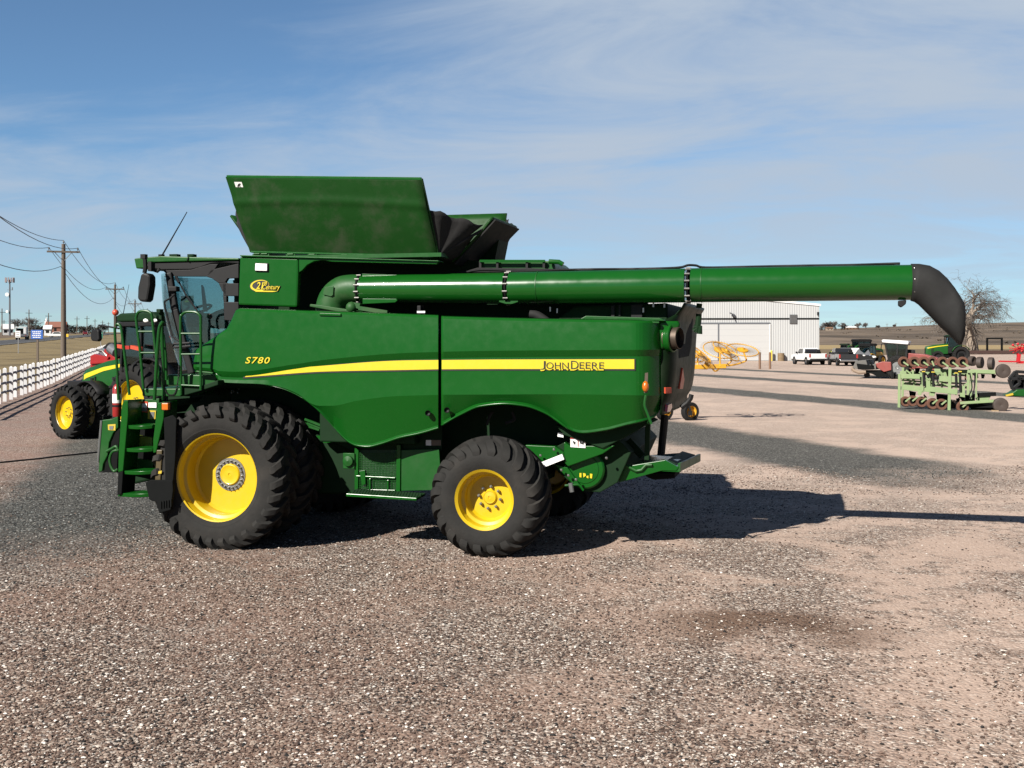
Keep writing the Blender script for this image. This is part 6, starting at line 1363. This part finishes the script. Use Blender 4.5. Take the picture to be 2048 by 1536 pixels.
tractor('yellow wheel loader tractor beside the red swather cab', gnd(1752, 730), R(-140), paint=mat('loader_yellow', (1.0, .55, .03), .5, var=.1), detail=False, stripe=False, rimm=mat('loader_rim', (.9, .5, .03), .5), roofm=m_black, group=GT_, Rf=.7, Rr=.75, hoodz=(1.7, 1.9), cabz=2.75).scale = (.78, .78, .78)
tractor('green tractor with a lime striped hood under the auger spout', at_px(1872, 92), R(-8), detail=False, group=GT_, hoodz=(1.95, 2.3), cabz=3.1, rimm=m_dkgreen)
# red self-propelled swather
m_swr = mat('faded_red_paint', (.36, .06, .045), .5, var=.15, vs=4, dust=.25, dcol=(.28, .14, .1))
SW = Frame(gnd(1792, 757), -R(24)); sw = thing('swather', 'red self propelled swather with a white cab roof and raised header', 'swather', SW.o, SW.yaw)
S = lambda x, y, v=0.0: SW.P(x, y, v)
def sx_poly(pts, v, d, mt, nm, bev=.02): return obj(nm, MB().prism([S(x, y, v) for x, y in pts], (0, d, 0)), mt, sw, 0, bevel=bev)
sx_poly(((1763, 680.5), (1766, 679), (1816, 682), (1817.5, 685), (1816, 689), (1765, 685)), -.7, 2.0, m_hwhite, 'cab_roof', .04)
sx_poly(((1765, 685), (1815, 689), (1815, 691), (1767, 687)), -.68, 1.96, m_black, 'roof_trim')
sx_poly(((1769, 687), (1815, 690), (1814, 717), (1776, 719)), -.6, .015, m_glass_d, 'window', 0); sx_poly(((1769, 687), (1815, 690), (1814, 717), (1776, 719)), 1.2, .015, m_glass_d, 'window', 0)
pieces('pillar', MB().beam(S(1770, 687, -.62), S(1777, 719, -.62), .1, .1).beam(S(1795, 689, -.62), S(1794, 719, -.62), .12, .1).beam(S(1814, 690, -.62), S(1812, 718, -.62), .12, .12).beam(S(1770, 687, 1.2), S(1777, 719, 1.2), .1, .1).beam(S(1814, 690, 1.2), S(1812, 718, 1.2), .12, .12), m_black, sw, 0)
obj('seat', MB().prism([S(x, y, .1) for x, y in ((1795, 718), (1795, 712), (1804, 711), (1805, 699), (1810, 699), (1811, 718))], (0, .6, 0)), m_seat, sw, 0, bevel=.05)
obj('mirror_arm', MB().tube([S(x, y, -.8) for x, y in ((1768, 686), (1763, 688), (1762, 698), (1764, 704))], .035, 6), m_black, sw)
sx_poly(((1775, 719), (1800, 716), (1816, 706), (1850, 709), (1875, 716), (1880, 735), (1800, 740), (1778, 728)), -.5, 1.8, m_swr, 'engine_hood', .05)
sx_poly(((1814, 699), (1828, 700), (1828, 707), (1814, 706)), -.1, 1.0, m_black, 'air_cleaner')
sx_poly(((1751, 727), (1765, 723), (1782, 724), (1783, 740), (1768, 744), (1754, 735)), -1.2, .5, m_swr, 'header_end', .03)
obj('header', MB().prism([S(x, y, -1.2) for x, y in ((1711, 722), (1732, 720), (1735, 730), (1752, 728), (1752, 739), (1725, 740), (1705, 736))], (0, 4.2, 0)), mat('worn_grey_steel', (.17, .165, .15), .7, var=.4, vs=3, dust=.4), sw, 0, bevel=.02)
obj('header_reel', MB().prism([S(x, y, -1.25) for x, y in ((1713, 727), (1748, 731), (1746, 738), (1716, 739))], (0, .04, 0)).beam(S(1738, 720, -1.2), S(1748, 737, -1.2), .1, .1), m_dark, sw, 0)
obj('skid', MB().tube([S(x, y, -1.1) for x, y in ((1704, 737), (1708, 741), (1718, 745), (1732, 744))], .12, 8).beam(S(1705, 732, -1.1), S(1706, 744, -1.1), .1, .12), mat('dusty_tan_steel', (.40, .30, .22), .8), sw)
obj('header_underside', MB().prism([S(x, y, -1.0) for x, y in ((1720, 742), (1782, 742), (1790, 748), (1782, 753), (1756, 754), (1745, 748))], (0, 3.0, 0)), m_dark, sw, 0)
obj('header_wheel', MB().lathe([(.01, -.08), (.2, -.08), (.2, .08), (.01, .08)], S(1734, 750, -.6), (0, 1, 0), 16), m_black, sw)
dv = (.83, .5, .47, 20, .04, .05, .18, .10, 8, .14, .018)
for v_, fl in ((-.85, 0), (1.9, 1)): w_ = make_wheel(sw, (S(1795, 742, v_).x, v_, .80), dv, fl, .2, (m_rubber2, m_galv))
rwp = S(1868, 745, 0).x
for v_, fl in ((-.5, 0), (1.4, 1)): make_wheel(sw, (rwp, v_, .5), (.52, .3, .3, 16, .03, .04, .12, .07, 6, .1, .015), fl, .2, (m_rubber2, m_swr))
obj('chassis', MB().bb((S(1785, 740).x, -.4, .7), (rwp + .2, 1.3, 1.1)), m_dark, sw, 0)
obj('ladder', MB().tube([S(x, y, -1.5) for x, y in ((1784, 733), (1784, 768), (1797, 769))], .06, 6).beam(S(1784, 745, -1.5), S(1790, 746, -1.3), .05, .05), m_black, sw, 0)

# ------------------------------------------------------------------ pale green row crop cultivator
m_pale = mat('faded_pale_green', (.33, .46, .205), .6, var=.12, vs=4, dust=.3, dcol=(.6, .55, .38))
m_rustw = mat('rusty_wheel', (.20, .085, .05), .85, var=.4, vs=8, bump=.3, bs=30)
m_disc = mat('brown_disc', (.085, .06, .048), .7, var=.3, vs=6)
CV = Frame(gnd(1850, 819), -R(20)); cvt = thing('row_crop_cultivator', 'pale green folded cultivator with two rows of rusty gauge wheels', 'cultivator', CV.o, CV.yaw)
C = lambda x, y, v=0.0: CV.P(x, y, v)
def pale(nm, beams, m_=None): 
    for (a, b, w, h, v) in beams: obj(nm, MB().beam(C(*a, v), C(*b, v), w, h), m_ or m_pale, cvt, 0, bevel=.008)
pale('upright', [((1826, 738), (1826, 764), .05, .07, .15), ((1846, 740), (1845, 785), .06, .08, -.05), ((1890, 742), (1890, 762), .05, .07, .1), ((1912, 744), (1912, 790), .06, .07, .2), ((1953, 746), (1952, 796), .05, .06, -.05), ((1943, 746), (1942, 798), .05, .06, -.08)])
pale('linkage', [((1803, 760), (1850, 764), .05, .06, .35), ((1868, 764), (1936, 768), .05, .06, .35), ((1838, 744), (1858, 760), .05, .05, -.05), ((1866, 772), (1886, 760), .05, .05, -.05), ((1926, 772), (1946, 760), .05, .05, .1), ((1812, 740), (1822, 748), .06, .06, .1)])
rs_ = random.Random(11)
for i in range(22):
    x = rs_.uniform(1812, 1950); y = rs_.choice((rs_.uniform(736, 748), rs_.uniform(784, 800))); v = rs_.uniform(.2, .9)
    obj('shank', MB().beam(C(x, y, v), C(x + rs_.uniform(-6, 8), y + rs_.uniform(6, 14), v), rs_.uniform(.04, .09), rs_.uniform(.05, .12)), m_dark if i % 3 else m_rustw, cvt, 0)
pale('leg', [((1799, 748), (1798, 815), .10, .10, 0), ((1900, 735), (1898, 825), .11, .11, -.1), ((1937, 740), (1936, 790), .10, .10, .1), ((1862, 735), (1861, 790), .10, .10, .5), ((1806, 735), (1805, 800), .09, .09, 1.2)])
pale('toolbar', [((1800, 752), (1840, 753), .16, .18, .05), ((1878, 757), (1922, 760), .16, .20, -.05), ((1806, 774), (1848, 779), .16, .2, .1), ((1860, 778), (1915, 784), .16, .2, -.1), ((1868, 741), (1990, 745), .12, .14, .3), ((1935, 742), (1992, 744), .10, .14, .0), ((1920, 806), (1988, 802), .10, .10, 0), ((1804, 766), (1850, 770), .09, .09, .6), ((1855, 768), (1935, 775), .09, .09, .6), ((1800, 745), (1945, 750), .10, .12, .9)])
pieces('folding_plate', MB().prism([C(x, y, -.05) for x, y in ((1852, 757), (1860, 757), (1862, 785), (1848, 783), (1850, 765))], (0, .08, 0)), m_pale, cvt, 0, bevel=.006)
pieces('folding_plate', MB().prism([C(x, y, -.1) for x, y in ((1920, 770), (1930, 772), (1930, 795), (1920, 793))], (0, .06, 0)).prism([C(x, y, -.1) for x, y in ((1835, 780), (1845, 781), (1842, 791), (1836, 790))], (0, .06, 0)).prism([C(x, y, -.1) for x, y in ((1860, 780), (1872, 782), (1868, 793), (1858, 791))], (0, .06, 0)), m_pale, cvt, 0, bevel=.006)
obj('seat_plate', MB().prism([C(x, y, .2) for x, y in ((1951, 796), (1962, 791), (1982, 792), (1976, 803), (1955, 806))], (0, .3, 0)), m_pale, cvt, 0, bevel=.006)
for x, y, l in ((1847, 745, 26), (1866, 746, 30), (1920, 745, 38), (1912, 748, 26)):
    obj('hydraulic_ram', MB().cyl(C(x, y, -.12), C(x + 1, y + l, -.12), .05, .05, 10).ball(C(x, y - 3, -.12), .06), m_black, cvt, 40)
    obj('ram_label', MB().box(C(x, y - 2, -.18), (.12, .02, .04)), m_label_y, cvt, 0)
pieces('hose', MB().tube(spline([C(x, y, -.1) for x, y in ((1862, 752), (1868, 770), (1876, 768), (1874, 755), (1880, 748))], 5), .025, 6).tube(spline([C(x, y, -.1) for x, y in ((1940, 748), (1944, 775), (1938, 790))], 5), .025, 6).tube(spline([C(x, y, -.1) for x, y in ((1950, 745), (1948, 780), (1940, 798))], 5), .025, 6), m_black, cvt)
pale('parallel_link', [((1812, 757), (1832, 766), .04, .05, .2), ((1885, 766), (1905, 776), .04, .05, .0), ((1808, 768), (1826, 762), .04, .05, .3), ((1880, 772), (1898, 764), .04, .05, .2), ((1828, 742), (1828, 775), .05, .06, .3), ((1842, 742), (1842, 772), .05, .06, .3), ((1884, 742), (1884, 775), .05, .06, .2)])
def gauge(x, y, r_px, v, ax, ay, tilt=.28):
    c = C(x, y, v); r = r_px / F * CV.o.y; w = part('gauge_wheel', cvt)
    ax_ = V((math.sin(tilt) * .9, -math.cos(tilt), 0)).normalized()
    obj('tyre', MB().lathe([(r * .58, -.07), (r * .9, -.075), (r, -.045), (r, .045), (r * .9, .075), (r * .58, .07), (r * .5, 0)], c, ax_, 26, 0, True), m_rustw, w, 40)
    obj('disc', MB().lathe([(r * .56, .0), (r * .2, .02), (.01, .02)], c, ax_, 22), m_dark, w, 40)
    obj('arm', MB().beam(c + V((0, -.09, 0)), C(ax, ay, v - .09), .05, .06), m_pale, w, 0, bevel=.005)
for x in (1807, 1828, 1847): gauge(x, 724, 11, .0, x + 10, 731)
for x in (1885, 1905, 1925): gauge(x, 724.5, 11, -.1, x + 12, 733)
for x, y, r_ in ((1811, 803, 10.5), (1825, 802, 11), (1843, 804, 11), (1865, 807.5, 11.5), (1883, 809, 11.5), (1925, 814, 12)): gauge(x, y, r_, .1, x + 10, y - 8)
gauge(1864, 722, 9, .8, 1868, 732)
for x, y, r_, v_, s_ in ((1944, 722, 10, .5, .9), (1960, 725, 11.5, .4, 1.2), (1982, 727, 12.5, .2, 1.3), (2006, 742, 14, -.1, .25), (2001, 810, 14.5, -.1, .2), (1958, 813, 10, .6, .5), (1905, 808, 9, .8, .6)):
    c = C(x, y, v_); r = r_ / F * CV.o.y; a = V((math.sin(s_), -math.cos(s_), 0)); obj('gang_tyre', MB().lathe([(.01, -.05), (r * .4, -.07), (r * .8, -.10), (r * .97, -.08), (r, .0), (r * .97, .08), (r * .8, .10), (.01, .05)], c, a, 30), m_disc, cvt, 50)
pieces('shovel', MB().prism([C(x, y, .2) for x, y in ((1948, 748), (1956, 748), (1957, 756), (1951, 757))], (0, .1, 0)).prism([C(x, y, .2) for x, y in ((1962, 748), (1970, 749), (1968, 757), (1963, 757))], (0, .1, 0)).prism([C(x, y, .2) for x, y in ((1983, 748), (1993, 750), (1990, 757), (1984, 756))], (0, .1, 0)), m_dark, cvt, 0)
obj('gang_axle', MB().beam(C(1922, 812, .3), C(2000, 812, .1), .12, .12).prism([C(x, y, .3) for x, y in ((1940, 806), (1990, 800), (1992, 820), (1942, 823))], (0, .3, 0)).beam(C(1955, 790, .2), C(1992, 788, .2), .12, .14), m_dark, cvt, 0)
pieces('shank', MB().prism([C(x, y, .4) for x, y in ((1818, 782), (1832, 785), (1830, 795), (1820, 794))], (0, .4, 0)).prism([C(x, y, .4) for x, y in ((1872, 788), (1898, 790), (1896, 806), (1874, 804))], (0, .4, 0)).prism([C(x, y, .5) for x, y in ((1916, 790), (1950, 790), (1950, 812), (1930, 812))], (0, .4, 0)).prism([C(x, y, .5) for x, y in ((1830, 736), (1840, 736), (1838, 748), (1830, 748))], (0, .2, 0)), m_dark, cvt, 0)
obj('wooden_block', MB().box(C(1990, 823, -.2), (.25, .2, .1)), mat('wood_block', (.5, .36, .22), .9), cvt, 0)

# black corn head end and green snout at the picture edge
HD = Frame(gnd(2050, 793), -R(10)); hd = thing('corn_head', 'black open header end with a green snout', 'header', HD.o, HD.yaw)
H_ = lambda x, y, v=0.0: HD.P(x, y, v)
fr = MB()
for a, b in (((2018, 758), (2031, 743)), ((2031, 743), (2075, 746)), ((2018, 758), (2025, 778)), ((2025, 778), (2080, 780)), ((2031, 743), (2040, 766)), ((2040, 766), (2025, 778)), ((2036, 757), (2075, 757)), ((2054, 744), (2050, 780)), ((2018, 758), (2045, 757))): fr.beam(H_(*a, -.1), H_(*b, -.1), .16, .14)
obj('frame', fr, m_black, hd, 0, bevel=.02); obj('frame_back', MB().prism([H_(x, y, .4) for x, y in ((2026, 750), (2085, 750), (2085, 785), (2030, 785))], (0, .4, 0)), m_dark, hd, 0, bevel=.03)
obj('snout', MB().prism([H_(x, y, -.3) for x, y in ((2012, 791), (2022, 787), (2034, 779), (2080, 778), (2085, 795), (2040, 793))], (0, .8, 0)), m_green2, hd, 0, bevel=.04)
obj('snout_tip', MB().prism([H_(x, y, -.35) for x, y in ((2011, 790), (2026, 786), (2027, 790), (2013, 793))], (0, .1, 0)), m_label_y, hd, 0)
# red tedder with a star of arms
TD = Frame(gnd(2040, 727), 0.0); td = thing('hay_tedder', 'bright red tedder with star shaped tine arms', 'tedder', TD.o, 0)
T_ = lambda x, y, v=0.0: TD.P(x, y, v)
m_tred = mat('bright_red_paint', (.75, .02, .03), .4)
fr = MB().beam(T_(1998, 722.5), T_(2080, 724.5), .35, .18).beam(T_(2036, 724), T_(2038, 708), .5, .3)
obj('frame', fr, m_tred, td, 0, bevel=.03)
ar = MB(); rnd = random.Random(4)
for cx_, cy_ in ((2040, 698), (2058, 696)):
    for i in range(12):
        a = 2 * PI * i / 12 + .2; e = (cx_ + math.cos(a) * 22, cy_ + math.sin(a) * 11)
        ar.tube([T_(cx_, cy_, 0), T_((cx_ + e[0]) / 2, (cy_ + e[1]) / 2, math.sin(i) * .5), T_(*e, math.cos(i * 2) * .9)], .05, 5)
obj('tine_arm', ar, m_tred, td, 0)
hb = MB()
for x, y in ((2026, 690), (2036, 688), (2048, 690), (2030, 700), (2044, 702), (2038, 695)): hb.ball(T_(x, y, -.2), .15, 10, 6)
pieces('rotor', hb, m_tred, td)
obj('stand', MB().beam(T_(2034, 705), V((0, 0, 0)), .2, .2).box((0, 0, .05), (.6, .6, .1)), m_tred, td, 0)
bk = thing('wooden_stack', 'low dark stack of timber and a frame beyond the bare tree trunk', 'timber stack', at_px(1990, 150), .1)
obj('timbers', MB().bb((-7, -.5, .2), (7, .5, .75)).bb((-7, -.6, 0), (7, .6, .15)), mat('dark_timber', (.10, .05, .04), .9), bk, 0); obj('frame', MB().beam((-1.6, 0, .7), (-1.6, 0, 3.2), .3, .3).beam((1.4, 0, .7), (1.4, 0, 3.2), .3, .3).beam((-1.7, 0, 3.1), (1.5, 0, 3.1), .3, .3), m_dark, bk, 0)

# ------------------------------------------------------------------ big bare cottonwood and the far hillside
g = gnd(1944, 707); h = HC + (HZ - 538) / F * g.y
bare_tree('large bare cottonwood with a pale thick trunk behind the auger spout', g, h, 1.25, 22, 5, (7, 6, 5, 4, 3), .20, .26, (mat('pale_bark', (.52, .42, .33), .95, var=.3, vs=1.2, bump=.7, bs=8), mat('tan_twig', (.20, .17, .145), .95, var=.2, vs=1)), across=23)
far_tw = bpy.data.materials['far_twig']
def hill_y(px, py):                    # depth where that pixel meets the hill
    for k in range(450, 1300, 5):
        x = (px - 1024) / FO * k
        if gz(x, k * KY) >= HC + (HZ - py) / FO * k: return k
    return 1150
L_ = ['bare tree on the hill crest touching the white shop', 'bare tree on the hill crest between shop and farmhouse', 'widest bare tree on the hill crest beside the far farmhouse', 'bare tree on the hill crest directly behind the far farmhouse', 'small bare tree on the crest past the far farmhouse', 'pale bare tree midway along the hill crest', 'tiny bare tree on the hill crest near the auger spout', 'bare tree low on the hillside by the shop wall', 'bare bush on the crest beside the auger spout']
for i, (px, by, ty) in enumerate(((1648, 656, 644), (1658, 656, 642), (1671, 655, 641), (1684, 655, 645), (1718, 653, 645), (1732, 653, 645), (1756, 653, 650), (1643, 660, 650), (1790, 654, 650))):
    Y = hill_y(px, by + 1); x = (px - 1024) / FO * Y; g = gp(x, Y * KY); bare_tree(L_[i], g, max(5, HC + (HZ - ty) / FO * Y - g.z), .45, 40 + i, 3, (7, 6, 6), .05, .25, (m_wood, far_tw), 'bare trees on the far hill', width=1.4)
for i, (px, by, ty, w) in enumerate(((1665, 657, 648, 16), (1690, 656, 648, 14), (1710, 654, 650, 9), (1755, 653, 650, 6))):
    Y = hill_y(px, by); x = (px - 1024) / FO * Y; g = gp(x, Y * KY); shrub(['dark evergreen on the hill between shop and farmhouse', 'dark evergreen behind the far farmhouse on the hill', 'low dark hedge past the far farmhouse', 'small dark evergreen alone on the hill crest'][i], g, w, max(3.5, HC + (HZ - ty) / FO * Y - g.z), 60 + i, m_dkwood, 'evergreens on the far hill', name='evergreen')
Y = hill_y(1702, 658); house('low white roofed farmhouse on the far hill', gp((1702 - 1024) / FO * Y, Y * KY), 19, 10, 3.0, 2.0, m_brown, m_hwhite, .1, 4)
Y = hill_y(1658, 661); house('small tan house lower on the far hill by the shop', gp((1658 - 1024) / FO * Y, Y * KY), 9, 7, 2.6, 1.6, mat('tan_siding', (.5, .4, .3), .8), m_brown, .1, 2)
for i, (px, ty) in enumerate(((1774, 647), (1792, 646), (1830, 646))):
    Y = 1100; x = (px - 1024) / FO * Y; g = gp(x, Y * KY); t_ = thing('distant_pole', ['thin pole on the hill crest, farthest from the spout', 'thin pole on the hill crest, middle of the three', 'thin pole on the hill crest under the auger tube end'][i], 'power pole', g, 0, 'poles on the far hill'); hh = max(5, HC + (HZ - ty) / FO * Y - g.z)
    obj('pole', MB().cyl((0, 0, -1), (0, 0, hh), .3, .25, 6), m_wood, t_, 0); obj('crossarm', MB().box((0, 0, hh * .85), (4, .3, .3)), m_wood, t_, 0)

# low brush dotted over the hillside
hb_ = MB(); rb_ = random.Random(31)
for i in range(420):
    x = rb_.uniform(330, 1050); Y_ = rb_.uniform(430, 1120); q = rb_.random()
    if math.sin(x * .02 + Y_ * .011) + .6 * math.sin(Y_ * .03) < rb_.uniform(-1.2, 1.0): continue
    g = V((x, Y_ * KY, gz(x, Y_ * KY))); w = rb_.uniform(1.2, 4.5)
    for k in range(9):
        p = g + V((rb_.gauss(0, w * .5), rb_.gauss(0, w * .5), abs(rb_.gauss(.4, .35)) * w * .35)); a = V((rb_.uniform(-1, 1), rb_.uniform(-1, 1), rb_.uniform(-1, 1))).normalized() * w * .32; b = perp(a.normalized())[0] * w * .26
        hb_.add([p - a, p + b, p + a, p - b], [(0, 1, 2, 3)])
o = obj('hillside_brush', hb_, mat('dry_brush', (.13, .10, .07), .95, var=.4, vs=.2), None, 0, recalc=False, weld=0)
tag(o, 'low dry brush dotted over the brown hillside', 'brush', kind='stuff')
